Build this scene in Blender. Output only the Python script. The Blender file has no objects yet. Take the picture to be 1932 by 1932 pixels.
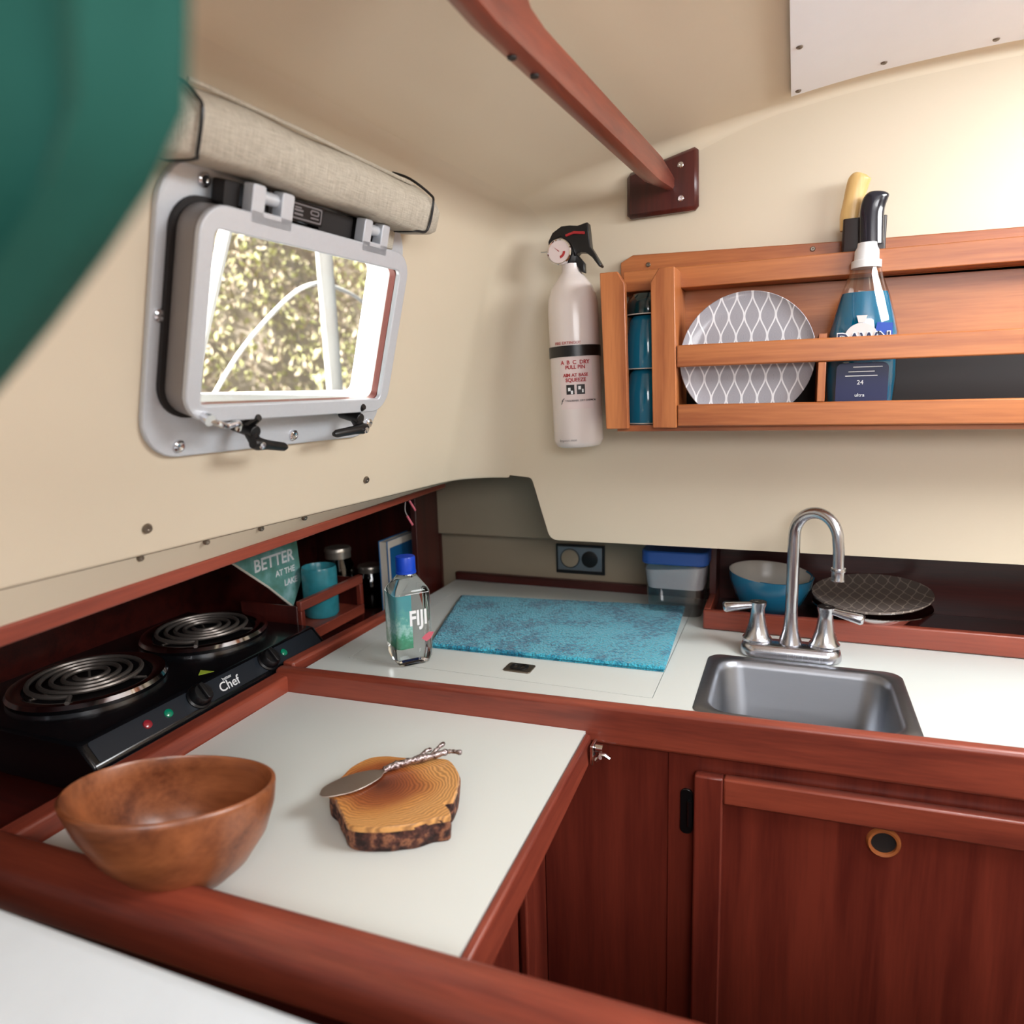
import bpy, bmesh, math, random
from mathutils import Vector, Matrix, Euler, noise as mnoise
random.seed(7)
PI = math.pi
SC = bpy.context.scene
COL = SC.collection

# ------------------------------------------------------------------ camera, world, light, exposure
cam_d = bpy.data.cameras.new('camera'); cam = bpy.data.objects.new('camera', cam_d); COL.objects.link(cam)
Rw = Matrix(((0.92967935, 0.03605355, -0.3666012), (0.36722312, -0.1691702, 0.91461939), (-0.02904273, -0.9849272, -0.17051374)))
right, down, fwd = Rw.col[0], Rw.col[1], Rw.col[2]
Mc = Matrix((right, -down, -fwd)).transposed().to_4x4()
Mc.translation = Vector((0, 0, 0.448))
cam.matrix_world = Mc
cam_d.sensor_width = 36; cam_d.lens = 36 * 1330 / 1932
cam_d.clip_start = 0.01
cam_d.dof.use_dof = True; cam_d.dof.focus_distance = 1.05; cam_d.dof.aperture_fstop = 3.4
SC.camera = cam

w = bpy.data.worlds.new('world'); SC.world = w; w.use_nodes = True
bg = w.node_tree.nodes['Background']; bg.inputs[0].default_value = (0.86, 0.93, 1.0, 1); bg.inputs[1].default_value = 0.32

def light(name, kind, loc, target, energy, color=(1, 1, 1), **kw):
    d = bpy.data.lights.new(name, kind); d.energy = energy; d.color = color
    for k, v in kw.items(): setattr(d, k, v)
    o = bpy.data.objects.new(name, d); COL.objects.link(o); o.location = loc
    o.rotation_euler = (Vector(target) - Vector(loc)).to_track_quat('-Z', 'Y').to_euler()
    return o
light('sun', 'SUN', (-3, -6, 4), (-3 + 0.3, -6 + 8.0, 4 - 5), 30.0, (1, 0.95, 0.86), angle=0.03)
light('hatch_daylight', 'AREA', (0.62, 0.80, 0.84), (0.25, 0.86, 0.0), 21, (0.95, 0.98, 1.0), shape='RECTANGLE', size=0.5, size_y=0.5)
light('companionway_daylight', 'AREA', (0.45, -0.45, 0.80), (-0.30, 0.65, -0.10), 15, (0.97, 0.98, 1.0), shape='RECTANGLE', size=0.8, size_y=0.5)

SC.view_settings.view_transform = 'Standard'; SC.view_settings.look = 'None'
SC.view_settings.gamma = 1; SC.view_settings.use_curve_mapping = False
SC.view_settings.exposure = 0.0

# ------------------------------------------------------------------ materials
def lin(c):
    return tuple((x / 255 / 12.92) if x / 255 <= 0.04045 else ((x / 255 + 0.055) / 1.055) ** 2.4 for x in c)
def newmat(name):
    m = bpy.data.materials.new(name); m.use_nodes = True
    return m, m.node_tree.nodes, m.node_tree.links, m.node_tree.nodes['Principled BSDF']
def N(nodes, t, **kw):
    n = nodes.new(t)
    for k, v in kw.items(): setattr(n, k, v)
    return n
def bump(nd, lk, bs, src, strength, dist=0.002):
    b = N(nd, 'ShaderNodeBump'); b.inputs['Strength'].default_value = strength; b.inputs['Distance'].default_value = dist
    lk.new(src, b.inputs['Height']); lk.new(b.outputs[0], bs.inputs['Normal'])
def plain(name, rgb, rough=0.5, metal=0.0, var=0.06, scale=30, bmp=0.0, bscale=200, coat=0.0, spec=0.5, alpha=None):
    m, nd, lk, bs = newmat(name)
    tc = N(nd, 'ShaderNodeTexCoord'); nz = N(nd, 'ShaderNodeTexNoise'); nz.inputs['Scale'].default_value = scale
    nz.inputs['Detail'].default_value = 4
    lk.new(tc.outputs['Object'], nz.inputs['Vector'])
    mx = N(nd, 'ShaderNodeMix', data_type='RGBA'); c = lin(rgb)
    mx.inputs[6].default_value = tuple(x * (1 - var) for x in c) + (1,); mx.inputs[7].default_value = tuple(min(1, x * (1 + var)) for x in c) + (1,)
    lk.new(nz.outputs['Fac'], mx.inputs[0]); lk.new(mx.outputs[2], bs.inputs['Base Color'])
    bs.inputs['Roughness'].default_value = rough; bs.inputs['Metallic'].default_value = metal
    bs.inputs['Coat Weight'].default_value = coat; bs.inputs['Specular IOR Level'].default_value = spec
    if bmp:
        n2 = N(nd, 'ShaderNodeTexNoise'); n2.inputs['Scale'].default_value = bscale; lk.new(tc.outputs['Object'], n2.inputs['Vector'])
        bump(nd, lk, bs, n2.outputs['Fac'], bmp)
    return m
def wood(name, dark, light_, axis='X', scale=1.0, rough=0.35, coat=0.15, ring=0.5):
    m, nd, lk, bs = newmat(name)
    tc = N(nd, 'ShaderNodeTexCoord'); mp = N(nd, 'ShaderNodeMapping')
    s = {'X': (0.06, 1, 1), 'Y': (1, 0.06, 1), 'Z': (1, 1, 0.06)}[axis]
    mp.inputs['Scale'].default_value = tuple(v * scale for v in s)
    lk.new(tc.outputs['Object'], mp.inputs['Vector'])
    a = N(nd, 'ShaderNodeTexNoise'); a.inputs['Scale'].default_value = 30; a.inputs['Detail'].default_value = 5; a.inputs['Distortion'].default_value = ring
    b = N(nd, 'ShaderNodeTexNoise'); b.inputs['Scale'].default_value = 260; b.inputs['Detail'].default_value = 3
    lk.new(mp.outputs[0], a.inputs['Vector']); lk.new(mp.outputs[0], b.inputs['Vector'])
    ad = N(nd, 'ShaderNodeMath', operation='MULTIPLY_ADD'); ad.inputs[1].default_value = 0.35
    lk.new(b.outputs['Fac'], ad.inputs[0]); lk.new(a.outputs['Fac'], ad.inputs[2])
    cr = N(nd, 'ShaderNodeValToRGB'); e = cr.color_ramp.elements
    e[0].position = 0.42; e[0].color = lin(dark) + (1,); e[1].position = 0.88; e[1].color = lin(light_) + (1,)
    lk.new(ad.outputs[0], cr.inputs[0]); lk.new(cr.outputs[0], bs.inputs['Base Color'])
    bs.inputs['Roughness'].default_value = rough; bs.inputs['Coat Weight'].default_value = coat; bs.inputs['Coat Roughness'].default_value = 0.25
    bump(nd, lk, bs, ad.outputs[0], 0.12, 0.001)
    return m
def brushed(name, rgb, rough=0.3, axis='X'):
    m, nd, lk, bs = newmat(name)
    tc = N(nd, 'ShaderNodeTexCoord'); mp = N(nd, 'ShaderNodeMapping')
    mp.inputs['Scale'].default_value = {'X': (0.03, 1, 1), 'Y': (1, 0.03, 1), 'Z': (1, 1, 0.03)}[axis]
    nz = N(nd, 'ShaderNodeTexNoise'); nz.inputs['Scale'].default_value = 500
    lk.new(tc.outputs['Object'], mp.inputs[0]); lk.new(mp.outputs[0], nz.inputs['Vector'])
    mr = N(nd, 'ShaderNodeMapRange'); mr.inputs[3].default_value = rough * 0.8; mr.inputs[4].default_value = rough * 1.3
    lk.new(nz.outputs['Fac'], mr.inputs[0]); lk.new(mr.outputs[0], bs.inputs['Roughness'])
    bs.inputs['Base Color'].default_value = lin(rgb) + (1,); bs.inputs['Metallic'].default_value = 1
    return m
def glassy(name, rgb=(255, 255, 255), rough=0.02, ior=1.33, tr=1.0):
    m, nd, lk, bs = newmat(name)
    bs.inputs['Base Color'].default_value = lin(rgb) + (1,); bs.inputs['Transmission Weight'].default_value = tr
    bs.inputs['Roughness'].default_value = rough; bs.inputs['IOR'].default_value = ior
    return m
def clearfilm(name, rgb, mixv=0.1, rough=0.05):
    """thin clear plastic or glass sheet: mostly see-through with a fresnel sheen"""
    m = bpy.data.materials.new(name); m.use_nodes = True; nd = m.node_tree.nodes; lk = m.node_tree.links; nd.clear()
    out = N(nd, 'ShaderNodeOutputMaterial'); mix = N(nd, 'ShaderNodeMixShader'); t = N(nd, 'ShaderNodeBsdfTransparent'); g = N(nd, 'ShaderNodeBsdfGlossy')
    t.inputs[0].default_value = lin(rgb) + (1,); g.inputs['Roughness'].default_value = rough
    fr = N(nd, 'ShaderNodeLayerWeight'); fr.inputs[0].default_value = 0.5
    pw = N(nd, 'ShaderNodeMath', operation='POWER'); pw.inputs[1].default_value = 4.0; lk.new(fr.outputs['Facing'], pw.inputs[0])
    ad = N(nd, 'ShaderNodeMath', operation='MULTIPLY_ADD', use_clamp=True); ad.inputs[1].default_value = 0.6; ad.inputs[2].default_value = 0.03 + mixv; lk.new(pw.outputs[0], ad.inputs[0])
    lk.new(ad.outputs[0], mix.inputs[0]); lk.new(t.outputs[0], mix.inputs[1]); lk.new(g.outputs[0], mix.inputs[2]); lk.new(mix.outputs[0], out.inputs[0])
    return m

M = {}
M['liner'] = plain('cream_liner', (214, 201, 179), 0.42, var=0.03, scale=4, bmp=0.05, bscale=60)
M['liner_ceiling'] = plain('cream_ceiling', (218, 205, 182), 0.5, var=0.03, scale=4, bmp=0.05, bscale=60)
M['laminate'] = plain('grey_white_laminate', (218, 223, 219), 0.35, var=0.02, scale=12)
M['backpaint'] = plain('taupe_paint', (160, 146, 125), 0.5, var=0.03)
M['mah_x'] = wood('mahogany_x', (108, 46, 36), (156, 74, 54), 'X')
M['mah_y'] = wood('mahogany_y', (108, 46, 36), (156, 74, 54), 'Y')
M['mah_z'] = wood('mahogany_z', (90, 32, 25), (128, 54, 40), 'Z')
M['rail_teak'] = wood('rail_teak', (92, 38, 26), (142, 66, 46), 'Y')
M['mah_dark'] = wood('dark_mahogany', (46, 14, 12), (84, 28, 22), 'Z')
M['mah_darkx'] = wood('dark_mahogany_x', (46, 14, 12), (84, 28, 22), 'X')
M['oak_x'] = wood('honey_wood_x', (140, 72, 36), (192, 118, 66), 'X', rough=0.4)
M['oak_z'] = wood('honey_wood_z', (146, 78, 40), (196, 122, 70), 'Z', rough=0.4)
M['oak_y'] = wood('honey_wood_y', (140, 72, 36), (192, 118, 66), 'Y', rough=0.4)
M['bowlwood'] = wood('acacia_bowl', (100, 52, 30), (166, 100, 62), 'X', scale=0.7, rough=0.35, coat=0.25)
M['alu'] = plain('satin_aluminium', (206, 211, 218), 0.42, metal=0.35, var=0.04, scale=200)
M['alu_dark'] = plain('grey_cast_aluminium', (138, 132, 130), 0.45, metal=0.4, var=0.06)
M['steel'] = brushed('brushed_steel', (152, 155, 161), 0.36)
M['nickel'] = brushed('brushed_nickel', (204, 206, 212), 0.24, 'Z')
M['chrome'] = plain('chrome', (225, 225, 228), 0.1, metal=1.0, var=0.02)
M['screw'] = plain('screw_metal', (130, 120, 108), 0.35, metal=0.9, var=0.15)
M['black'] = plain('black_plastic', (16, 16, 18), 0.35, var=0.1)
M['blacksatin'] = plain('black_enamel', (12, 13, 16), 0.22, var=0.1, coat=0.3)
M['panelgrey'] = plain('stove_panel_grey', (30, 36, 44), 0.35, var=0.05)
M['coil'] = plain('coil_metal', (120, 112, 106), 0.38, metal=0.7, var=0.15)
M['flat_black'] = plain('matt_near_black', (30, 26, 26), 0.7)
M['reveal'] = plain('red_brown_reveal', (150, 88, 82), 0.5)
M['white'] = plain('white_paint', (235, 236, 238), 0.35, var=0.02)
M['whitepanel'] = plain('white_panel', (238, 240, 246), 0.4, var=0.02)
M['offwhite'] = plain('extinguisher_white', (226, 216, 212), 0.25, var=0.02, coat=0.3)
M['vinyl'] = plain('white_vinyl', (214, 224, 232), 0.6, var=0.04, bmp=0.1, bscale=120)
M['red'] = plain('red_print', (170, 40, 44), 0.5)
M['ink'] = plain('black_print', (28, 26, 28), 0.5)
M['greyink'] = plain('grey_print', (120, 116, 118), 0.5)
M['labelpink'] = plain('pale_label', (222, 206, 204), 0.5)
M['whiteink'] = plain('white_print', (235, 238, 240), 0.5)
M['holder'] = plain('dark_holder', (34, 18, 16), 0.4)
M['teal_curtain'] = plain('teal_cloth', (4, 78, 68), 0.85, var=0.1, bmp=0.3, bscale=500)
M['bluebowl'] = plain('blue_ceramic', (36, 112, 148), 0.12, var=0.05, coat=0.5)
M['bluecup'] = plain('teal_melamine', (30, 118, 150), 0.1, var=0.06, coat=0.5)
M['darkteal'] = plain('dark_teal_glaze', (8, 48, 54), 0.12, coat=0.5)
M['inner_white'] = plain('glaze_inner', (214, 208, 200), 0.25)
M['blueCap'] = plain('blue_cap', (8, 66, 190), 0.35)
M['bluelid'] = plain('blue_lid', (40, 84, 160), 0.4)
M['salt'] = plain('white_powder', (220, 220, 224), 0.9, bmp=0.3)
M['tealcan'] = plain('teal_tin', (48, 128, 140), 0.25, var=0.35, scale=60)
M['jarlid'] = plain('tin_lid', (190, 182, 170), 0.3, metal=0.8)
M['bookblue'] = plain('blue_cover', (22, 96, 150), 0.5, var=0.15)
M['paper'] = plain('paper_edge', (214, 206, 194), 0.8)
M['sagecard'] = None
M['lime'] = plain('lime_print', (170, 190, 60), 0.5)
M['greenled'] = plain('green_lens', (10, 128, 96), 0.15, coat=0.5)
M['redled'] = plain('red_lens', (150, 40, 50), 0.2, coat=0.5)
M['woodtan'] = wood('pale_handle', (214, 168, 96), (240, 208, 146), 'Z', rough=0.35)
M['navy'] = plain('navy_black_handle', (14, 18, 34), 0.15, coat=0.6)
M['glass_water'] = glassy('clear_bottle', (250, 255, 255), 0.01, 1.33)
M['water'] = glassy('water', (240, 252, 250), 0.0, 1.33)
M['bluesoap'] = plain('blue_liquid', (0, 122, 168), 0.08, var=0.08, coat=0.6)
M['clearpet'] = clearfilm('clear_plastic', (244, 240, 236), 0.06)
M['tub'] = clearfilm('clear_tub', (226, 224, 224), 0.10, 0.2)
M['glass'] = clearfilm('window_glass', (250, 252, 250), 0.0, 0.02)
M['jarglass'] = clearfilm('jar_glass', (90, 90, 90), 0.08, 0.03)
M['darkfill'] = plain('dark_spice', (34, 24, 22), 0.8)
M['blueprint'] = plain('label_blue', (10, 66, 170), 0.4)
M['darkblueprint'] = plain('label_navy', (8, 18, 70), 0.4)
M['greenlabel'] = None
M['pinkheat'] = plain('pink_heatshrink', (200, 96, 112), 0.5)
M['wire'] = plain('grey_wire', (150, 140, 140), 0.5)
M['floor'] = wood('teak_floor', (70, 40, 26), (110, 66, 42), 'Y')
M['postwhite'] = plain('white_post_paint', (245, 245, 248), 0.4, var=0.02)
M['barkside'] = None

def mat_linen():
    m, nd, lk, bs = newmat('linen_blind'); tc = N(nd, 'ShaderNodeTexCoord')
    a = N(nd, 'ShaderNodeMapping'); a.inputs['Scale'].default_value = (60, 900, 900)
    b = N(nd, 'ShaderNodeMapping'); b.inputs['Scale'].default_value = (900, 60, 60)
    na = N(nd, 'ShaderNodeTexNoise'); nb = N(nd, 'ShaderNodeTexNoise'); na.inputs['Scale'].default_value = 1; nb.inputs['Scale'].default_value = 1
    for x, y in ((a, na), (b, nb)): lk.new(tc.outputs['Object'], x.inputs[0]); lk.new(x.outputs[0], y.inputs['Vector'])
    ad = N(nd, 'ShaderNodeMath', operation='ADD'); lk.new(na.outputs['Fac'], ad.inputs[0]); lk.new(nb.outputs['Fac'], ad.inputs[1])
    cr = N(nd, 'ShaderNodeValToRGB'); e = cr.color_ramp.elements
    e[0].position = 0.3; e[0].color = lin((160, 152, 138)) + (1,); e[1].position = 0.75; e[1].color = lin((214, 207, 192)) + (1,)
    h = N(nd, 'ShaderNodeMath', operation='MULTIPLY'); h.inputs[1].default_value = 0.5; lk.new(ad.outputs[0], h.inputs[0]); lk.new(h.outputs[0], cr.inputs[0])
    lk.new(cr.outputs[0], bs.inputs['Base Color']); bs.inputs['Roughness'].default_value = 0.9
    bump(nd, lk, bs, ad.outputs[0], 0.4, 0.001); return m
M['linen'] = mat_linen()
def mat_towel():
    m, nd, lk, bs = newmat('turquoise_towel'); tc = N(nd, 'ShaderNodeTexCoord')
    n1 = N(nd, 'ShaderNodeTexNoise'); n1.inputs['Scale'].default_value = 14; n1.inputs['Detail'].default_value = 6
    n2 = N(nd, 'ShaderNodeTexVoronoi'); n2.inputs['Scale'].default_value = 260
    n3 = N(nd, 'ShaderNodeTexNoise'); n3.inputs['Scale'].default_value = 110; n3.inputs['Detail'].default_value = 3
    for n in (n1, n2, n3): lk.new(tc.outputs['Object'], n.inputs['Vector'])
    ad = N(nd, 'ShaderNodeMath', operation='MULTIPLY_ADD'); ad.inputs[1].default_value = 0.9; lk.new(n3.outputs['Fac'], ad.inputs[0]); lk.new(n1.outputs['Fac'], ad.inputs[2])
    cr = N(nd, 'ShaderNodeValToRGB'); e = cr.color_ramp.elements
    e[0].position = 0.72; e[0].color = lin((8, 104, 136)) + (1,); e[1].position = 1.0; e[1].color = lin((60, 172, 198)) + (1,)
    x = cr.color_ramp.elements.new(0.88); x.color = lin((28, 136, 168)) + (1,)
    lk.new(ad.outputs[0], cr.inputs[0]); lk.new(cr.outputs[0], bs.inputs['Base Color']); bs.inputs['Roughness'].default_value = 1
    bs.inputs['Sheen Weight'].default_value = 0.3
    bump(nd, lk, bs, n2.outputs['Distance'], 0.8, 0.004); return m
M['towel'] = mat_towel()
def mat_plate(name, base, line, p=0.0225, q=0.062):
    """ogee lattice of pale lines, drawn on local x / y"""
    m, nd, lk, bs = newmat(name); tc = N(nd, 'ShaderNodeTexCoord'); sp = N(nd, 'ShaderNodeSeparateXYZ'); lk.new(tc.outputs['Object'], sp.inputs[0])
    def mt(op, a, b=None, c=None):
        n = N(nd, 'ShaderNodeMath', operation=op)
        for i, v in enumerate((a, b, c)):
            if v is None: continue
            if isinstance(v, (int, float)): n.inputs[i].default_value = v
            else: lk.new(v, n.inputs[i])
        return n.outputs[0]
    cy = mt('COSINE', mt('MULTIPLY', sp.outputs[1], 2 * PI / q)); cy = mt('MULTIPLY', cy, 0.46)
    a = mt('MULTIPLY', mt('FRACT', mt('MULTIPLY', mt('ADD', sp.outputs[0], 1.0), 1 / p)), 2.0)
    d = mt('MINIMUM', mt('MINIMUM', mt('ABSOLUTE', mt('SUBTRACT', a, cy)), mt('ABSOLUTE', mt('SUBTRACT', mt('ADD', a, cy), 1.0))), mt('ABSOLUTE', mt('SUBTRACT', mt('SUBTRACT', a, cy), 2.0)))
    f = mt('LESS_THAN', d, 0.10)
    inner = mt('SINE', mt('MULTIPLY', d, 60.0)); inner = mt('MULTIPLY_ADD', inner, 0.12, 0.12)
    c0 = N(nd, 'ShaderNodeMix', data_type='RGBA'); c0.inputs[6].default_value = lin(base) + (1,); c0.inputs[7].default_value = lin(line) + (1,); lk.new(inner, c0.inputs[0])
    c1 = N(nd, 'ShaderNodeMix', data_type='RGBA'); lk.new(f, c1.inputs[0]); lk.new(c0.outputs[2], c1.inputs[6]); c1.inputs[7].default_value = lin(line) + (1,)
    lk.new(c1.outputs[2], bs.inputs['Base Color']); bs.inputs['Roughness'].default_value = 0.25; bs.inputs['Coat Weight'].default_value = 0.3
    return m
M['plate'] = mat_plate('patterned_plate', (146, 144, 152), (226, 226, 230))
M['plate_dark'] = mat_plate('taupe_patterned_plate', (120, 108, 102), (178, 164, 152), p=0.02, q=0.05)
def mat_slice():
    """olive-wood slice: rings round a dark heart, pale sapwood outside"""
    m, nd, lk, bs = newmat('olive_wood_slice'); tc = N(nd, 'ShaderNodeTexCoord')
    nz = N(nd, 'ShaderNodeTexNoise'); nz.inputs['Scale'].default_value = 16; nz.inputs['Detail'].default_value = 4; lk.new(tc.outputs['Object'], nz.inputs['Vector'])
    vs = N(nd, 'ShaderNodeVectorMath', operation='SCALE'); vs.inputs['Scale'].default_value = 0.035; lk.new(nz.outputs['Color'], vs.inputs[0])
    va = N(nd, 'ShaderNodeVectorMath', operation='ADD'); lk.new(tc.outputs['Object'], va.inputs[0]); lk.new(vs.outputs[0], va.inputs[1])
    mp = N(nd, 'ShaderNodeMapping'); mp.inputs['Location'].default_value = (0.006, -0.022, 0); mp.inputs['Scale'].default_value = (1, 1.15, 0.05); lk.new(va.outputs[0], mp.inputs[0])
    ln = N(nd, 'ShaderNodeVectorMath', operation='LENGTH'); lk.new(mp.outputs[0], ln.inputs[0])
    cr = N(nd, 'ShaderNodeValToRGB'); e = cr.color_ramp.elements
    e[0].position = 0.05; e[0].color = lin((88, 40, 24)) + (1,); e[1].position = 1; e[1].color = lin((222, 164, 96)) + (1,)
    for pp, c in ((0.18, (120, 58, 32)), (0.42, (150, 78, 40)), (0.58, (172, 98, 50)), (0.78, (212, 146, 78))): x = e.new(pp); x.color = lin(c) + (1,)
    sc = N(nd, 'ShaderNodeMath', operation='MULTIPLY'); sc.inputs[1].default_value = 12.5; lk.new(ln.outputs['Value'], sc.inputs[0])
    lk.new(sc.outputs[0], cr.inputs[0])
    sn = N(nd, 'ShaderNodeMath', operation='SINE'); s2 = N(nd, 'ShaderNodeMath', operation='MULTIPLY'); s2.inputs[1].default_value = 1500; lk.new(ln.outputs['Value'], s2.inputs[0]); lk.new(s2.outputs[0], sn.inputs[0])
    mr = N(nd, 'ShaderNodeMapRange'); mr.inputs[1].default_value = -1; mr.inputs[3].default_value = 0.0; mr.inputs[4].default_value = 0.55; lk.new(sn.outputs[0], mr.inputs[0])
    mx = N(nd, 'ShaderNodeMix', data_type='RGBA'); mx.inputs[7].default_value = lin((84, 36, 20)) + (1,); lk.new(mr.outputs[0], mx.inputs[0]); lk.new(cr.outputs[0], mx.inputs[6])
    lk.new(mx.outputs[2], bs.inputs['Base Color']); bs.inputs['Roughness'].default_value = 0.4; bs.inputs['Coat Weight'].default_value = 0.2
    return m
M['slice'] = mat_slice()
def ramp_noise(name, stops, scale, rough=0.8, bmp=0.0, grad=None, dist=0.003, stretch=(1, 1, 1)):
    m, nd, lk, bs = newmat(name); tc = N(nd, 'ShaderNodeTexCoord'); mp = N(nd, 'ShaderNodeMapping'); mp.inputs['Scale'].default_value = stretch
    nz = N(nd, 'ShaderNodeTexNoise'); nz.inputs['Scale'].default_value = scale; nz.inputs['Detail'].default_value = 6
    lk.new(tc.outputs['Object'], mp.inputs[0]); lk.new(mp.outputs[0], nz.inputs['Vector'])
    cr = N(nd, 'ShaderNodeValToRGB'); e = cr.color_ramp.elements
    e[0].position = stops[0][0]; e[0].color = lin(stops[0][1]) + (1,); e[1].position = stops[-1][0]; e[1].color = lin(stops[-1][1]) + (1,)
    for p, c in stops[1:-1]: x = e.new(p); x.color = lin(c) + (1,)
    lk.new(nz.outputs['Fac'], cr.inputs[0]); lk.new(cr.outputs[0], bs.inputs['Base Color']); bs.inputs['Roughness'].default_value = rough
    if bmp: bump(nd, lk, bs, nz.outputs['Fac'], bmp, dist)
    return m
M['barkside'] = ramp_noise('rough_bark', [(0.35, (38, 20, 18)), (0.5, (84, 48, 40)), (0.62, (150, 98, 70)), (0.75, (56, 30, 28))], 110, 0.85, 0.9, dist=0.004)
M['bladesteel'] = brushed('satin_blade', (196, 184, 176), 0.38)
M['pewter'] = ramp_noise('pewter_twig', [(0.35, (90, 70, 66)), (0.65, (220, 208, 210))], 300, 0.25, 0.5); M['pewter'].node_tree.nodes['Principled BSDF'].inputs['Metallic'].default_value = 0.9
M['sagecard'] = ramp_noise('sage_cloth', [(0.3, (78, 128, 112)), (0.5, (96, 150, 142)), (0.7, (140, 184, 186))], 30, 0.8)
def leafy(m):
    nd = m.node_tree.nodes; lk = m.node_tree.links; bs = nd['Principled BSDF']; src = bs.inputs['Base Color'].links[0].from_socket
    tr = N(nd, 'ShaderNodeBsdfTranslucent'); mx = N(nd, 'ShaderNodeMixShader'); mx.inputs[0].default_value = 0.5
    lk.new(src, tr.inputs[0]); lk.new(bs.outputs[0], mx.inputs[1]); lk.new(tr.outputs[0], mx.inputs[2]); lk.new(mx.outputs[0], nd['Material Output'].inputs[0]); return m
M['foliage'] = leafy(ramp_noise('sunlit_leaves', [(0.3, (186, 186, 140)), (0.45, (214, 206, 176)), (0.6, (220, 226, 158)), (0.75, (242, 222, 212))], 5, 0.8))
M['foliage2'] = leafy(ramp_noise('dry_leaves', [(0.3, (206, 188, 176)), (0.6, (232, 216, 202)), (0.75, (244, 224, 218))], 6, 0.8))
def mat_bottlelabel():
    m = bpy.data.materials.new('green_leaf_label'); m.use_nodes = True; nd = m.node_tree.nodes; lk = m.node_tree.links; bs = nd['Principled BSDF']
    tc = N(nd, 'ShaderNodeTexCoord'); sp = N(nd, 'ShaderNodeSeparateXYZ'); lk.new(tc.outputs['Object'], sp.inputs[0])
    cr = N(nd, 'ShaderNodeValToRGB'); e = cr.color_ramp.elements
    mr = N(nd, 'ShaderNodeMapRange'); mr.inputs[1].default_value = 0.03; mr.inputs[2].default_value = 0.13; lk.new(sp.outputs[2], mr.inputs[0])
    nz = N(nd, 'ShaderNodeTexNoise'); nz.inputs['Scale'].default_value = 160; lk.new(tc.outputs['Object'], nz.inputs['Vector'])
    ad = N(nd, 'ShaderNodeMath', operation='MULTIPLY_ADD'); ad.inputs[1].default_value = 0.5; lk.new(nz.outputs['Fac'], ad.inputs[0]); lk.new(mr.outputs[0], ad.inputs[2])
    lk.new(ad.outputs[0], cr.inputs[0])
    e[0].position = 0.25; e[0].color = lin((16, 120, 84)) + (1,); e[1].position = 1.0; e[1].color = lin((60, 150, 160)) + (1,)
    for p, c in ((0.45, (40, 150, 112)), (0.62, (150, 206, 200)), (0.78, (80, 166, 160))): x = e.new(p); x.color = lin(c) + (1,)
    lk.new(cr.outputs[0], bs.inputs['Base Color']); bs.inputs['Roughness'].default_value = 0.4
    bs.inputs['Alpha'].default_value = 0.8
    return m
M['greenlabel'] = mat_bottlelabel()

# ------------------------------------------------------------------ mesh helpers
I4 = Matrix.Identity(4)
def T(x, y, z): return Matrix.Translation((x, y, z))
def RX(a): return Matrix.Rotation(a, 4, 'X')
def RY(a): return Matrix.Rotation(a, 4, 'Y')
def RZ(a): return Matrix.Rotation(a, 4, 'Z')
def hexa(bm, b, t):
    """b, t: four bottom and four top points, same order"""
    vs = [bm.verts.new(p) for p in list(b) + list(t)]
    for f in ((3, 2, 1, 0), (4, 5, 6, 7), (0, 1, 5, 4), (1, 2, 6, 5), (2, 3, 7, 6), (3, 0, 4, 7)): bm.faces.new([vs[i] for i in f])
def box(bm, x0, x1, y0, y1, z0, z1, mw=I4):
    P = lambda x, y, z: mw @ Vector((x, y, z))
    hexa(bm, (P(x0, y0, z0), P(x1, y0, z0), P(x1, y1, z0), P(x0, y1, z0)), (P(x0, y0, z1), P(x1, y0, z1), P(x1, y1, z1), P(x0, y1, z1)))
def prism(bm, pts, z0, z1, mw=I4):
    """polygon in local xy extruded along local z"""
    a = [bm.verts.new(mw @ Vector((p[0], p[1], z0))) for p in pts]; b = [bm.verts.new(mw @ Vector((p[0], p[1], z1))) for p in pts]
    n = len(pts); bm.faces.new(a[::-1]); bm.faces.new(b)
    for i in range(n): bm.faces.new((a[i], a[(i + 1) % n], b[(i + 1) % n], b[i]))
def ringprism(bm, outer, inner, z0, z1, mw=I4):
    n = len(outer); q = []
    for pts, z in ((outer, z0), (outer, z1), (inner, z1), (inner, z0)): q.append([bm.verts.new(mw @ Vector((p[0], p[1], z))) for p in pts])
    for k in range(4):
        A, B = q[k], q[(k + 1) % 4]
        for i in range(n): bm.faces.new((A[i], A[(i + 1) % n], B[(i + 1) % n], B[i]))
def rrect(x0, x1, y0, y1, r, seg=6):
    pts = []
    rs = r if isinstance(r, (tuple, list)) else (r,) * 4
    for (cx, cy, a0, rr) in ((x1 - rs[0], y1 - rs[0], 0, rs[0]), (x0 + rs[1], y1 - rs[1], PI / 2, rs[1]), (x0 + rs[2], y0 + rs[2], PI, rs[2]), (x1 - rs[3], y0 + rs[3], 1.5 * PI, rs[3])):
        for k in range(seg + 1):
            a = a0 + PI / 2 * k / seg; pts.append((cx + rr * math.cos(a), cy + rr * math.sin(a)))
    return pts
def frame_for(d):
    d = d.normalized(); up = Vector((0, 0, 1)) if abs(d.z) < 0.9 else Vector((1, 0, 0))
    a = d.cross(up).normalized(); return a, d.cross(a).normalized()
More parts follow.
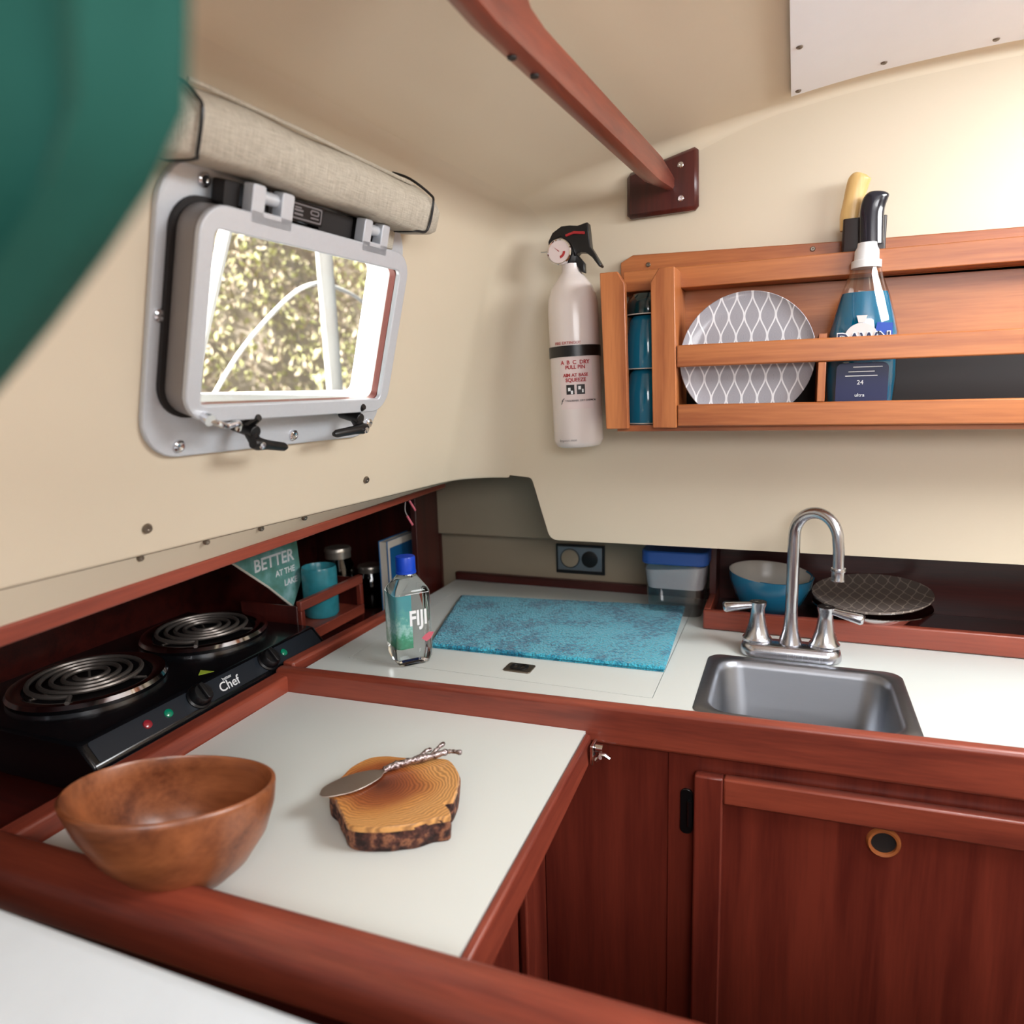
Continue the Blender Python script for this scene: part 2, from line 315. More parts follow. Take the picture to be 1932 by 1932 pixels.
def tube(bm, pts, r, seg=12, closed=False, cap=True, flat=1.0):
    pts = [Vector(p) for p in pts]; n = len(pts); rs = r if isinstance(r, (list, tuple)) else [r] * n
    rings = []; a = None
    for i, p in enumerate(pts):
        if closed: d = pts[(i + 1) % n] - pts[i - 1]
        else: d = pts[min(i + 1, n - 1)] - pts[max(i - 1, 0)]
        d.normalize()
        if a is None: a, b = frame_for(d)
        else:
            a = (a - d * a.dot(d)).normalized(); b = d.cross(a)
        rings.append([bm.verts.new(p + (a * math.cos(2 * PI * k / seg) + b * math.sin(2 * PI * k / seg) * flat) * rs[i]) for k in range(seg)])
    m = n if closed else n - 1
    for i in range(m):
        A, B = rings[i], rings[(i + 1) % n]
        for k in range(seg): bm.faces.new((A[k], A[(k + 1) % seg], B[(k + 1) % seg], B[k]))
    if cap and not closed: bm.faces.new(rings[0][::-1]); bm.faces.new(rings[-1])
def scale_x(bm, cx, k):
    for v in bm.verts: v.co.x = cx + (v.co.x - cx) * k
def cyl(bm, p0, p1, r0, r1=None, seg=20): tube(bm, [p0, p1], [r0, r0 if r1 is None else r1], seg)
def lathe(bm, prof, mw=I4, seg=40, sx=1.0, sy=1.0, close=True):
    """profile [(r, z)] turned round local z; r == 0 closes the end"""
    prev = None
    for r, z in prof:
        if r < 1e-6: ring = [bm.verts.new(mw @ Vector((0, 0, z)))]
        else: ring = [bm.verts.new(mw @ Vector((r * math.cos(2 * PI * k / seg) * sx, r * math.sin(2 * PI * k / seg) * sy, z))) for k in range(seg)]
        if prev:
            if len(prev) == 1 and len(ring) > 1:
                for k in range(seg): bm.faces.new((prev[0], ring[k], ring[(k + 1) % seg]))
            elif len(ring) == 1 and len(prev) > 1:
                for k in range(seg): bm.faces.new((prev[k], ring[0], prev[(k + 1) % seg]))
            elif len(ring) > 1:
                for k in range(seg): bm.faces.new((prev[k], prev[(k + 1) % seg], ring[(k + 1) % seg], ring[k]))
        prev = ring
def bez(p0, p1, p2, p3, n=12):
    p0, p1, p2, p3 = map(Vector, (p0, p1, p2, p3)); out = []
    for i in range(n + 1):
        t = i / n; out.append(p0 * (1 - t) ** 3 + p1 * 3 * t * (1 - t) ** 2 + p2 * 3 * t * t * (1 - t) + p3 * t ** 3)
    return out
def smoothpts(pts, sub=5):
    pts = [Vector(p) for p in pts]; out = []
    for i in range(len(pts) - 1):
        p0 = pts[max(i - 1, 0)]; p1 = pts[i]; p2 = pts[i + 1]; p3 = pts[min(i + 2, len(pts) - 1)]
        for k in range(sub):
            t = k / sub
            out.append(0.5 * ((2 * p1) + (p2 - p0) * t + (2 * p0 - 5 * p1 + 4 * p2 - p3) * t * t + (3 * p1 - p0 - 3 * p2 + p3) * t ** 3))
    out.append(pts[-1]); return out
def text_bm(bm, s, size, mw, ext=0.0003, align='CENTER', shear=0.0, bold=0.0, wrapR=None):
    c = bpy.data.curves.new('t', 'FONT'); c.body = s; c.size = size; c.extrude = ext; c.align_x = align; c.align_y = 'CENTER'; c.shear = shear; c.offset = bold; c.resolution_u = 3
    o = bpy.data.objects.new('t', c); COL.objects.link(o)
    dg = bpy.context.evaluated_depsgraph_get(); me = bpy.data.meshes.new_from_object(o.evaluated_get(dg))
    n0 = len(bm.verts)
    if wrapR:
        for v in me.vertices:
            a = v.co.x / wrapR; R = wrapR + v.co.z; v.co = Vector((R * math.sin(a), v.co.y, R * math.cos(a) - wrapR))
    me.transform(mw); bm.from_mesh(me)
    bpy.data.objects.remove(o); bpy.data.curves.remove(c); bpy.data.meshes.remove(me)

def obj(name, bm, mat, parent=None, bev=0.0, smooth=True, ang=35, seg=2, sub=0):
    """link a bmesh (built in world space, or in the parent's space when the parent is turned) as one object"""
    bmesh.ops.recalc_face_normals(bm, faces=bm.faces)
    me = bpy.data.meshes.new(name); bm.to_mesh(me); bm.free()
    if smooth:
        me.shade_smooth(); me.set_sharp_from_angle(angle=math.radians(ang))
    mats = mat if isinstance(mat, (list, tuple)) else [mat]
    for x in mats: me.materials.append(M[x] if isinstance(x, str) else x)
    o = bpy.data.objects.new(name, me); COL.objects.link(o)
    if parent is not None:
        o.parent = parent
        if not parent.get('_local'):
            org = parent.matrix_basis.translation if parent.parent is None else parent['_org']
            me.transform(Matrix.Translation(-Vector(org)))
            o['_org'] = tuple(org)
            if parent.parent is not None: pass
        else: o['_local'] = 1
    else:
        vs = [v.co for v in me.vertices]
        c = Vector(((min(v.x for v in vs) + max(v.x for v in vs)) / 2, (min(v.y for v in vs) + max(v.y for v in vs)) / 2, min(v.z for v in vs)))
        me.transform(Matrix.Translation(-c)); o.location = c; o['_org'] = tuple(c)
        o.matrix_basis = Matrix.Translation(c)
    if bev:
        b = o.modifiers.new('bevel', 'BEVEL'); b.width = bev; b.segments = seg; b.limit_method = 'ANGLE'; b.angle_limit = math.radians(40)
    if sub:
        s = o.modifiers.new('sub', 'SUBSURF'); s.levels = sub; s.render_levels = sub
    return o
def tag(o, label, cat, group=None, kind=None):
    o['label'] = label; o['category'] = cat
    if group: o['group'] = group
    if kind: o['kind'] = kind
    return o
def thing(name, label, cat, loc, group=None, mw=None):
    o = bpy.data.objects.new(name, None); COL.objects.link(o); o.empty_display_size = 0.05
    if mw is not None: o.matrix_basis = mw; o['_local'] = 1
    else: o.matrix_basis = Matrix.Translation(loc)
    return tag(o, label, cat, group)
def struct(name, bm, mat, **kw):
    o = obj(name, bm, mat, **kw); o['kind'] = 'structure'; return o
BM = bmesh.new

# ------------------------------------------------------------------ liner shell: left wall, ceiling, forward bulkhead
YB = 1.25
def wall_x(y, z): return -0.595 + 0.0875 * (y - 1.158) + 0.278 * (z - 0.293)
ZW0, ZW1 = 0.287, 0.690
# ceiling profile at the bulkhead (x, z)
CP = smoothpts([(wall_x(YB, 0.690), 0, 0.690), (-0.464, 0, 0.728), (-0.435, 0, 0.762), (-0.37, 0, 0.790), (-0.273, 0, 0.818), (-0.15, 0, 0.847), (-0.02, 0, 0.870), (0.115, 0, 0.886), (0.3, 0, 0.893), (0.5, 0, 0.885), (0.75, 0, 0.86), (1.0, 0, 0.82), (1.15, 0, 0.78)], 6)
prof = []   # (x, z, weight of yaw, fillet radius)
nW = 14
for i in range(nW):
    z = ZW0 + (ZW1 - ZW0) * i / nW; prof.append((wall_x(YB, z), z, 1.0, 0.085))
for p in CP:
    wgt = min(1, max(0, (-p.x + 0.0) / 0.45)); rr = 0.012 + 0.073 * min(1, max(0, (-p.x - 0.05) / 0.40)) ** 1.3
    prof.append((p.x, p.z, wgt, rr))
NP = len(prof)
def pnorm(i):
    a = prof[max(i - 1, 0)]; b = prof[min(i + 1, NP - 1)]; t = Vector((b[0] - a[0], b[1] - a[1])).normalized(); n = Vector((t.y, -t.x))
    if i < nW: n.y *= (i / nW) ** 1.0
    return n.normalized()
def shell_pt(i, y=None, k=None, K=10):
    x, z, wgt, r = prof[i]
    if k is None: return Vector((x + wgt * 0.0875 * (y - YB), y, z))
    a = PI / 2 * k / K; yy = YB - r + r * math.sin(a); off = r * (1 - math.cos(a)); n = pnorm(i)
    return Vector((x + wgt * 0.0875 * (yy - YB) + n.x * off, yy, z + n.y * off))
YS = [-1.2, -0.8, -0.4, 0.0, 0.3, 0.5, 0.7, 0.9, 1.05]
def grid(bm, rows):
    V = [[bm.verts.new(p) for p in r] for r in rows]
    for a, b in zip(V[:-1], V[1:]):
        for i in range(len(a) - 1): bm.faces.new((a[i], a[i + 1], b[i + 1], b[i]))
ISPLIT = nW + 12
def col_pts(i): return [shell_pt(i, y) for y in YS] + [shell_pt(i, k=k) for k in range(11)]
# window frame of reference: u along the wall, v up the wall, n into the cabin
WO = Vector((-0.56291177, 0.55560657, 0.441233)); Wu = Vector((0.08715574, 0.9961947, 0)); Wv = Vector((0.26622145, -0.02329136, 0.96363045)); Wn = Vector((0.95996355, -0.08398593, -0.26723838))
WM = Matrix((Wu, Wv, Wn)).transposed().to_4x4(); WM.translation = WO
NWALL = -0.042
def W(u, v, n=NWALL): return WM @ Vector((u, v, n))
# left wall: flat field with a hole for the portlight, then the curved shoulder
bm = BM()
rows = [col_pts(i) for i in range(nW, ISPLIT + 1)]
grid(bm, rows)
rows = [[shell_pt(i, 1.05)] + [shell_pt(i, k=k) for k in range(11)] for i in range(0, nW + 1)]
grid(bm, rows)
# small rounded lip along the bottom edge turning outboard
lip = []
for k in range(5):
    a = PI / 2 * k / 4
    row = []
    for p in col_pts(0): row.append(Vector((p.x - 0.005 * (1 - math.cos(a)) , p.y, p.z - 0.005 * math.sin(a))))
    lip.append(row)
lip.append([Vector((p.x - 0.012, p.y, p.z + 0.001)) for p in lip[-1]])
grid(bm, lip[::-1])
# flat field with hole
def flatpt(y, z): return Vector((wall_x(y, z), y, z))
outer = [flatpt(-1.2, ZW0), flatpt(1.05, ZW0), flatpt(1.05, ZW1), flatpt(-1.2, ZW1)]
inner = [W(p[0], p[1]) for p in rrect(-0.006, 0.304, -0.008, 0.182, 0.03)]
vo = [bm.verts.new(p) for p in outer]; vi = [bm.verts.new(p) for p in inner]
ed = [bm.edges.new((vo[i], vo[(i + 1) % 4])) for i in range(4)] + [bm.edges.new((vi[i], vi[(i + 1) % len(vi)])) for i in range(len(vi))]
bmesh.ops.triangle_fill(bm, use_beauty=True, use_dissolve=False, edges=ed)
wall_left = struct('wall_left', bm, 'liner', ang=50)
bm = BM(); grid(bm, [col_pts(i) for i in range(ISPLIT, NP)]); ceiling = struct('ceiling', bm, 'liner_ceiling', ang=50)
# forward bulkhead panel with the stepped lower edge
inner = [shell_pt(i, k=10) for i in range(NP)]
pts = [(p.x, p.z) for p in inner]
low = [(1.15, 0.164)]
def rc(a, b, c, r, n=5):
    a, b, c = Vector(a), Vector(b), Vector(c); p = b + (a - b).normalized() * r; q = b + (c - b).normalized() * r
    return [tuple((1 - t) ** 2 * p + 2 * t * (1 - t) * b + t * t * q) for t in [i / n for i in range(n + 1)]]
low += rc((1.15, 0.164), (-0.424, 0.164), (-0.459, 0.284), 0.016) + rc((-0.424, 0.164), (-0.459, 0.284), (-0.5105, 0.283), 0.010)
bm = BM(); prism(bm, pts + low, -0.022, 0.0, Matrix(((1, 0, 0, 0), (0, 0, -1, YB), (0, 1, 0, 0), (0, 0, 0, 1))))
wall_front = struct('wall_front', bm, 'liner')
# recess behind and below the bulkhead
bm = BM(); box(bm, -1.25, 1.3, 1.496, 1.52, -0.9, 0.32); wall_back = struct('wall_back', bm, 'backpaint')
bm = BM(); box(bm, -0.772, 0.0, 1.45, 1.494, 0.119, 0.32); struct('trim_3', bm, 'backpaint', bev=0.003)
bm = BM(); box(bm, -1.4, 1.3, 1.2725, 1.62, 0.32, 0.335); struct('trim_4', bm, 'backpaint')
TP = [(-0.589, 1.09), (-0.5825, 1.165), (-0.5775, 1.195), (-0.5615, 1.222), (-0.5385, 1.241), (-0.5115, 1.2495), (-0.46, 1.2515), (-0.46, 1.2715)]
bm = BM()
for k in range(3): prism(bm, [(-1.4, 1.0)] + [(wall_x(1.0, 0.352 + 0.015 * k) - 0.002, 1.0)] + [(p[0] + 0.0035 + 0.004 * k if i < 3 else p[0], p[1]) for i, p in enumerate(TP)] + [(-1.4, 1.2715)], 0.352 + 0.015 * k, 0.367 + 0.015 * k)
struct('sun_leak_block_top', bm, 'backpaint')  # unseen stepped filler, added to stop sun leaking past the wall fillet
bm = BM(); prism(bm, [(-1.4, 1.09), (-0.589, 1.09), (-0.5825, 1.165), (-0.5775, 1.195), (-0.5615, 1.222), (-0.5385, 1.241), (-0.5115, 1.2495), (-0.46, 1.2515), (-0.46, 1.2715), (-1.4, 1.2715)], 0.338, 0.395); struct('sun_leak_block', bm, 'backpaint')  # unseen filler over the deck gap, added to block stray sun
bm = BM(); box(bm, -0.745, -0.15, 1.480, 1.4955, 0.0005, 0.020); struct('baseboard_back', bm, 'mah_darkx', bev=0.002)
# soffit strip between the wall's lower edge and the wood trim of the side locker
bm = BM()
TX = -0.680
def tz(y, top): return (0.2471 + 0.0165 * (y - 0.55)) if top else (0.2293 + 0.0255 * (y - 0.55))
grid(bm, [[Vector((TX, y, tz(y, 1))) for y in (-1.2, 0.3, 0.62, 0.9, 1.2, 1.31)], [Vector((wall_x(y, 0.287) - 0.006, y, 0.2812)) for y in (-1.2, 0.3, 0.62, 0.9, 1.15, 1.22)]])
struct('trim_1', bm, 'liner')
bm = BM()
hexa(bm, [(TX - 0.012, -1.2, tz(-1.2, 0)), (TX + 0.002, -1.2, tz(-1.2, 0)), (TX + 0.002, 1.32, tz(1.32, 0)), (TX - 0.012, 1.32, tz(1.32, 0))], [(TX - 0.012, -1.2, tz(-1.2, 1)), (TX + 0.002, -1.2, tz(-1.2, 1)), (TX + 0.002, 1.32, tz(1.32, 1)), (TX - 0.012, 1.32, tz(1.32, 1))])
trim2 = struct('trim_2', bm, 'mah_y', bev=0.002)
# side locker carcass: back, floor, top, end
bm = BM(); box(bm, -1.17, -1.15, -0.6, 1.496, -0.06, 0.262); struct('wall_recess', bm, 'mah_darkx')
bm = BM(); box(bm, -1.15, -0.785, 1.484, 1.4955, -0.047, 0.262); struct('recess_shade_board', bm, 'mah_dark')  # dark board added behind the jars so the recess looks shaded
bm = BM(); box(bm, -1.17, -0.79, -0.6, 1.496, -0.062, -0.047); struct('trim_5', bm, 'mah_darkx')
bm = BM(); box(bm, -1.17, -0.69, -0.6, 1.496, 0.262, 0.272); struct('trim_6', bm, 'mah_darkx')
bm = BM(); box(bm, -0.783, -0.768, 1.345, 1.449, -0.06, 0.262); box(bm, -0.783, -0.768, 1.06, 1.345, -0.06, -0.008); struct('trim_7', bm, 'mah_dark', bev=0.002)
bm = BM(); box(bm, -2.0, 1.3, -1.5, 1.52, -0.92, -0.9); struct('floor', bm, 'floor')
bm = BM(); box(bm, 1.16, 1.18, -1.2, 1.5, -0.9, 0.80); struct('wall_right', bm, 'liner')

# wall screws
def screwhead(bm, p, n, r=0.004, h=0.002):
    q = n.to_track_quat('Z', 'Y').to_matrix().to_4x4(); q.translation = p
    lathe(bm, [(0, -0.0005), (r, -0.0005), (r, h * 0.4), (r * 0.75, h), (r * 0.3, h), (0.0, h * 0.3)], q, 14)
for u, v in ((-0.016, -0.145), (0.357, -0.139)):
    bm = BM(); screwhead(bm, W(u, v), Wn, 0.0058, 0.004); obj('screw', bm, 'screw', wall_left)
for u in (-0.019, 0.068, 0.154, 0.234):
    bm = BM(); screwhead(bm, W(u, -0.180, -0.046), Wn, 0.004, 0.004); obj('screw', bm, 'screw', wall_left)

# ------------------------------------------------------------------ portlight window
win = bpy.data.objects.new('window_1', None); COL.objects.link(win); win.matrix_basis = WM; win['_local'] = 1; win['kind'] = 'structure'
def fl(dx): return rrect(-0.034 + dx, 0.352 - dx, -0.066 + dx, 0.236 - dx, (0.05, 0.055, 0.045, 0.05), 8)
bm = BM(); ringprism(bm, fl(0), rrect(-0.006, 0.304, -0.008, 0.182, 0.03, 8), NWALL - 0.001, NWALL + 0.007); flange = obj('outer_flange', bm, 'alu', win, bev=0.002)
bm = BM(); ringprism(bm, rrect(-0.022, 0.320, -0.021, 0.199, 0.035, 8), rrect(-0.006, 0.304, -0.008, 0.182, 0.03, 8), NWALL + 0.007, NWALL + 0.012); obj('dark_band', bm, 'flat_black', win)  # dark band between the flange and the frame body
bm = BM(); ringprism(bm, rrect(-0.017, 0.314, -0.016, 0.194, 0.03, 8), rrect(-0.005, 0.302, -0.006, 0.178, 0.012, 8), NWALL + 0.012, -0.003); obj('frame_body', bm, 'alu_dark', win, bev=0.002)
bm = BM(); ringprism(bm, rrect(-0.018, 0.315, -0.017, 0.195, 0.031, 8), rrect(0.000, 0.297, 0.001, 0.172, 0.006, 8), -0.003, 0.004); obj('front_bezel', bm, 'alu', win, bev=0.0015)
bm = BM(); ringprism(bm, rrect(-0.005, 0.302, -0.006, 0.178, 0.012, 8), rrect(-0.0005, 0.2975, 0.0005, 0.1725, 0.01, 8), -0.0125, -0.0035); obj('reveal', bm, 'reveal', win)
bm = BM(); ringprism(bm, rrect(-0.005, 0.302, -0.006, 0.178, 0.012, 8), rrect(-0.0005, 0.2975, 0.0005, 0.1725, 0.01, 8), -0.050, -0.0126); obj('outer_sleeve', bm, 'postwhite', win)
bm = BM(); prism(bm, rrect(-0.0004, 0.2974, 0.0006, 0.1724, 0.008), -0.010, -0.008); obj('glass_pane', bm, 'glass', win)
# hinges: two ears each with a pin barrel between
for u0, u1 in ((0.040, 0.096), (0.213, 0.262)):
    ew = (u1 - u0) * 0.30
    bm = BM()
    for a, b in ((u0, u0 + ew), (u1 - ew, u1)):
        prism(bm, rrect(a, b, 0.190, 0.222, 0.003, 3), -0.010, 0.004)
    prism(bm, rrect(u0, u1, 0.185, 0.198, 0.002, 2), -0.010, 0.004)
    h = obj('hinge', bm, 'alu', win, bev=0.001)
    bm = BM(); cyl(bm, (u0 + ew * 0.5, 0.212, -0.006), (u1 - ew * 0.5, 0.212, -0.006), 0.0065, seg=18); obj('hinge_barrel', bm, 'alu', h)
    bm = BM(); prism(bm, rrect(u0 + ew, u1 - ew, 0.194, 0.222, 0.002, 2), -0.028, -0.014); obj('hinge_gap', bm, 'flat_black', h)
bm = BM(); prism(bm, rrect(0.021, 0.040, 0.196, 0.219, 0.003, 3), -0.03, -0.014); prism(bm, rrect(0.155, 0.212, 0.196, 0.219, 0.003, 3), -0.03, -0.014); prism(bm, rrect(0.262, 0.272, 0.196, 0.219, 0.002, 3), -0.03, -0.014); obj('hinge_channel', bm, 'flat_black', win)
bm = BM(); prism(bm, rrect(0.100, 0.152, 0.199, 0.219, 0.002, 3), -0.012, -0.006); pl = obj('maker_plate', bm, 'black', win, bev=0.0008)
bm = BM(); ringprism(bm, rrect(0.103, 0.149, 0.201, 0.217, 0.002, 3), rrect(0.1045, 0.1475, 0.2025, 0.2155, 0.002, 3), -0.006, -0.0055)
for a, b, c, d in ((0.107, 0.120, 0.205, 0.207), (0.107, 0.120, 0.209, 0.211), (0.107, 0.117, 0.212, 0.2135), (0.132, 0.145, 0.205, 0.2065)): prism(bm, rrect(a, b, c, d, 0.0005, 1), -0.006, -0.0055)
ringprism(bm, rrect(0.131, 0.145, 0.2085, 0.214, 0.0025, 3), rrect(0.133, 0.143, 0.2098, 0.2127, 0.001, 3), -0.006, -0.0055)
obj('plate_markings', bm, 'greyink', pl)
for u, v in ((0.014, 0.214), (-0.0235, 0.082), (0.010, -0.053), (0.180, -0.053), (0.332, -0.046)):
    bm = BM(); q = T(u, v, NWALL + 0.0065); lathe(bm, [(0, 0), (0.0072, 0), (0.0068, 0.003), (0.005, 0.0045), (0.0022, 0.0045), (0, 0.003)], q, 18)
    s = obj('flange_screw', bm, 'chrome', win)
# latch handles (dogs)
def dog(u, v, du, dv):
    bm = BM(); cyl(bm, (u, v + 0.012, -0.030), (u, v + 0.012, 0.004), 0.0075, seg=16); cyl(bm, (u, v + 0.016, -0.012), (u, v, 0.006), 0.007, seg=14)
    h = obj('latch_handle', bm, 'black', win, bev=0.001)
    bm = BM(); d = Vector((du, dv, 0)); p = Vector((u, v, 0.008)); tube(bm, [p - d * 0.15, p, p + d * 0.3, p + d * 0.9, p + d], [0.006, 0.0078, 0.0058, 0.0052, 0.003], 12); obj('lever', bm, 'black', h)
    bm = BM(); lathe(bm, [(0, 0), (0.004, 0), (0.004, 0.0015), (0.0028, 0.0018), (0, 0.0012)], T(u, v, 0.0155), 14); obj('pin', bm, 'chrome', h)
    bm = BM(); tube(bm, [(u, v + 0.016, -0.012), (u, v + 0.026, 0.0), (u, v + 0.03, 0.006)], [0.006, 0.0055, 0.004], 10); obj('catch', bm, 'black', h)
dog(0.078, -0.044, 0.046, -0.008)
dog(0.262, -0.038, -0.056, -0.004)
bm = BM(); tube(bm, smoothpts([(0.004, -0.012, 0.008), (0.018, -0.016, 0.012), (0.03, -0.020, 0.010), (0.046, -0.018, 0.010), (0.050, -0.026, 0.006)], 4), 0.0035, 10); tube(bm, [(0.006, -0.010, 0.002), (0.006, -0.012, 0.013)], [0.006, 0.0065], 12); obj('stay_clip', bm, 'chrome', win)

# ------------------------------------------------------------------ roller blind in its linen cover, above the window
blind = thing('window_blind', 'rolled linen blind with dark elastic cords, mounted above the portlight window', 'blind', None, mw=WM)
def bprof(n0, s=1.0):
    # section (v, n): back on wall, flat front, bevelled top
    return [(0.226, NWALL + 0.002), (0.222, NWALL + 0.02), (0.227, 0.012), (0.232, 0.020), (0.262, 0.022), (0.272, 0.014), (0.284, -0.010), (0.288, NWALL + 0.004)]
def sweep_u(bm, us, fn):
    rows = []
    for u in us:
        rows.append([Vector((u + q[2], q[0], q[1])) for q in fn(u)])
    V = [[bm.verts.new(p) for p in r] for r in rows]
    for a, b in zip(V[:-1], V[1:]):
        n = len(a)
        for i in range(n): bm.faces.new((a[i], a[(i + 1) % n], b[(i + 1) % n], b[i]))
    bm.faces.new(V[0][::-1]); bm.faces.new(V[-1])
def cover(u):
    k = (u + 0.035) / 0.335; out = []
    for v, n in bprof(0): out.append((v + 0.0015 * math.sin(u * 40) - 0.004 * k + 0.002, n + 0.001 * math.sin(u * 53 + v * 90), 0.022 * max(0, (v - 0.24)) / 0.03 * 0.0 + (0.014 if 0.23 < v < 0.28 and n > 0 else 0.0) * (1 if u > 0.2 else -0.3)))
    return out
bm = BM(); sweep_u(bm, [-0.036 + 0.337 * i / 26 for i in range(27)], cover); obj('linen_cover', bm, 'linen', blind, ang=60)
def endcap(u):
    t = (u - 0.301) / 0.06; s = 1 - 0.30 * max(0, t) ** 3
    return [(0.249 + (v - 0.252) * s, NWALL + (n - NWALL) * (1 - 0.25 * max(0, t) ** 3), 0.014 if (0.23 < v < 0.28 and n > 0 and u < 0.31) else 0.0) for v, n in bprof(0)]
bm = BM(); sweep_u(bm, [0.302, 0.320, 0.335, 0.348, 0.356, 0.360], endcap); obj('end_cap', bm, 'linen', blind, ang=60)
def endcapl(u):
    t = (-0.037 - u) / 0.06; s = 1 - 0.25 * max(0, t) ** 2
    return [(0.250 + (v - 0.252) * s - 0.004 * t, NWALL + (n - NWALL) * s * (1 - 0.2 * t), 0) for v, n in bprof(0)]
bm = BM(); sweep_u(bm, [-0.100, -0.094, -0.080, -0.06, -0.038], endcapl); obj('end_cap', bm, 'linen', blind, ang=60)
for u, k in ((0.3025, 0.014), (-0.0372, -0.0042)):
    bm = BM(); P = [(u + (k if (0.23 < v < 0.28 and n > 0) else 0), v * 1.0, n + 0.0016) for v, n in bprof(0)]
    P = [(a, b - (0.002 if b < 0.24 else -0.0015), c) for a, b, c in P]
    tube(bm, smoothpts(P, 4), 0.0016, 8); obj('elastic_cord', bm, 'black', blind)
bm = BM(); tube(bm, [(-0.035, 0.2875, -0.004), (0.10, 0.285, -0.002), (0.299, 0.2795, -0.002)], 0.0022, 8); obj('top_piping', bm, 'linen', blind)
bm = BM(); box(bm, 0.286, 0.306, 0.196, 0.226, NWALL, -0.02); obj('mounting_bracket', bm, 'linen', blind, bev=0.002)

# ------------------------------------------------------------------ locker interior: stove, shelf, jars
stove = thing('double_hotplate', 'black double coil hotplate with knobs, set in the side locker', 'hotplate', (-0.92, 0.78, -0.047))
SX0, SX1, SY0, SY1, SZ = -1.12, -0.815, 0.555, 1.025, 0.028
bm = BM(); prism(bm, [(SX0, -0.040), (SX0, SZ), (SX1, SZ), (SX1 + 0.026, 0.000), (SX1 + 0.026, -0.040)], SY0, SY1, Matrix(((1, 0, 0, 0), (0, 0, 1, 0), (0, 1, 0, 0), (0, 0, 0, 1)))); body = obj('body', bm, 'blacksatin', stove, bev=0.004)
for x, y in ((-1.09, 0.60), (-1.09, 0.98), (-0.83, 0.60), (-0.83, 0.98)):
    bm = BM(); cyl(bm, (x, y, -0.047), (x, y, -0.038), 0.012); obj('foot', bm, 'black', stove)
FN = Vector((0.028, 0, 0.026)).normalized(); FU = Vector((0, 1, 0)); FV = Vector((-0.026, 0, 0.028)).normalized()
def FP(y, t, h=0.0): return Vector((SX1 + 0.026, y, 0.0)) + FV * t + FN * h
FM = lambda y, t, h=0.0: (lambda m: (setattr(m, 'translation', FP(y, t, h)), m)[1])(Matrix((FU, FV, FN)).transposed().to_4x4())
bm = BM(); prism(bm, rrect(-0.225, 0.225, -0.0155, 0.0155, 0.004, 3), 0, 0.0012, FM(0.79, 0.0190)); obj('control_panel', bm, 'panelgrey', stove, bev=0.0005)
for cx, cy in ((-0.975, 0.925), (-0.975, 0.697)):
    bm = BM(); mw = T(cx, cy, SZ)
    lathe(bm, [(0.086, 0.0088), (0.084, 0.004), (0.05, 0.0012), (0.0, 0.0008)], mw, 56); pan = obj('drip_pan', bm, 'black', stove)
    bm = BM(); lathe(bm, [(0.106, 0.0002), (0.1075, 0.006), (0.104, 0.0115), (0.096, 0.013), (0.088, 0.010), (0.0862, 0.009)], mw, 56); obj('trim_ring', bm, 'chrome', stove)
    bm = BM(); pts = []
    turns = 4.2; n = 170
    for i in range(n):
        t = i / (n - 1); a = -2.2 + t * turns * 2 * PI; r = 0.018 + 0.064 * t; pts.append((cx + r * math.cos(a), cy + r * math.sin(a), SZ + 0.0155))
    pts.append((pts[-1][0] + 0.010, pts[-1][1] - 0.012, SZ + 0.012))
    tube(bm, pts, 0.0036, 8); obj('coil_element', bm, 'coil', stove)
    bm = BM()
    for k in range(3):
        a = k * 2 * PI / 3 + 0.4; p = Vector((cx, cy, SZ + 0.009)); d = Vector((math.cos(a), math.sin(a), 0)); tube(bm, [p, p + d * 0.085], 0.0022, 6)
    obj('coil_support', bm, 'coil', stove)
for y in (0.884, 0.735):
    bm = BM(); lathe(bm, [(0.019, 0), (0.019, 0.002), (0.0165, 0.004), (0.0155, 0.014), (0.0135, 0.0165), (0, 0.0165)], FM(y, 0.019, 0.0012), 32)
    k = obj('knob', bm, 'black', stove)
    bm = BM(); prism(bm, rrect(-0.0035, 0.0035, -0.0135, 0.0135, 0.002, 3), 0.0165, 0.022, FM(y, 0.019, 0.0012)); obj('grip', bm, 'black', k, bev=0.001)
for y, c in ((0.924, 'greenled'), (0.680, 'greenled'), (0.645, 'redled')):
    bm = BM(); lathe(bm, [(0.0065, 0), (0.0062, 0.002), (0.004, 0.0032), (0, 0.0036)], FM(y, 0.019, 0.0012), 18); obj('indicator_light', bm, c, stove)
bm = BM(); text_bm(bm, 'Chef', 0.021, FM(0.792, 0.015, 0.0014), shear=0.25, bold=0.0002); text_bm(bm, 'better', 0.0075, FM(0.797, 0.0265, 0.0014)); obj('logo_print', bm, 'whiteink', stove)
bm = BM(); prism(bm, [(-0.840, 0.775), (-0.853, 0.792), (-0.828, 0.795)], SZ, SZ + 0.0004); obj('warning_triangle', bm, 'lime', stove)

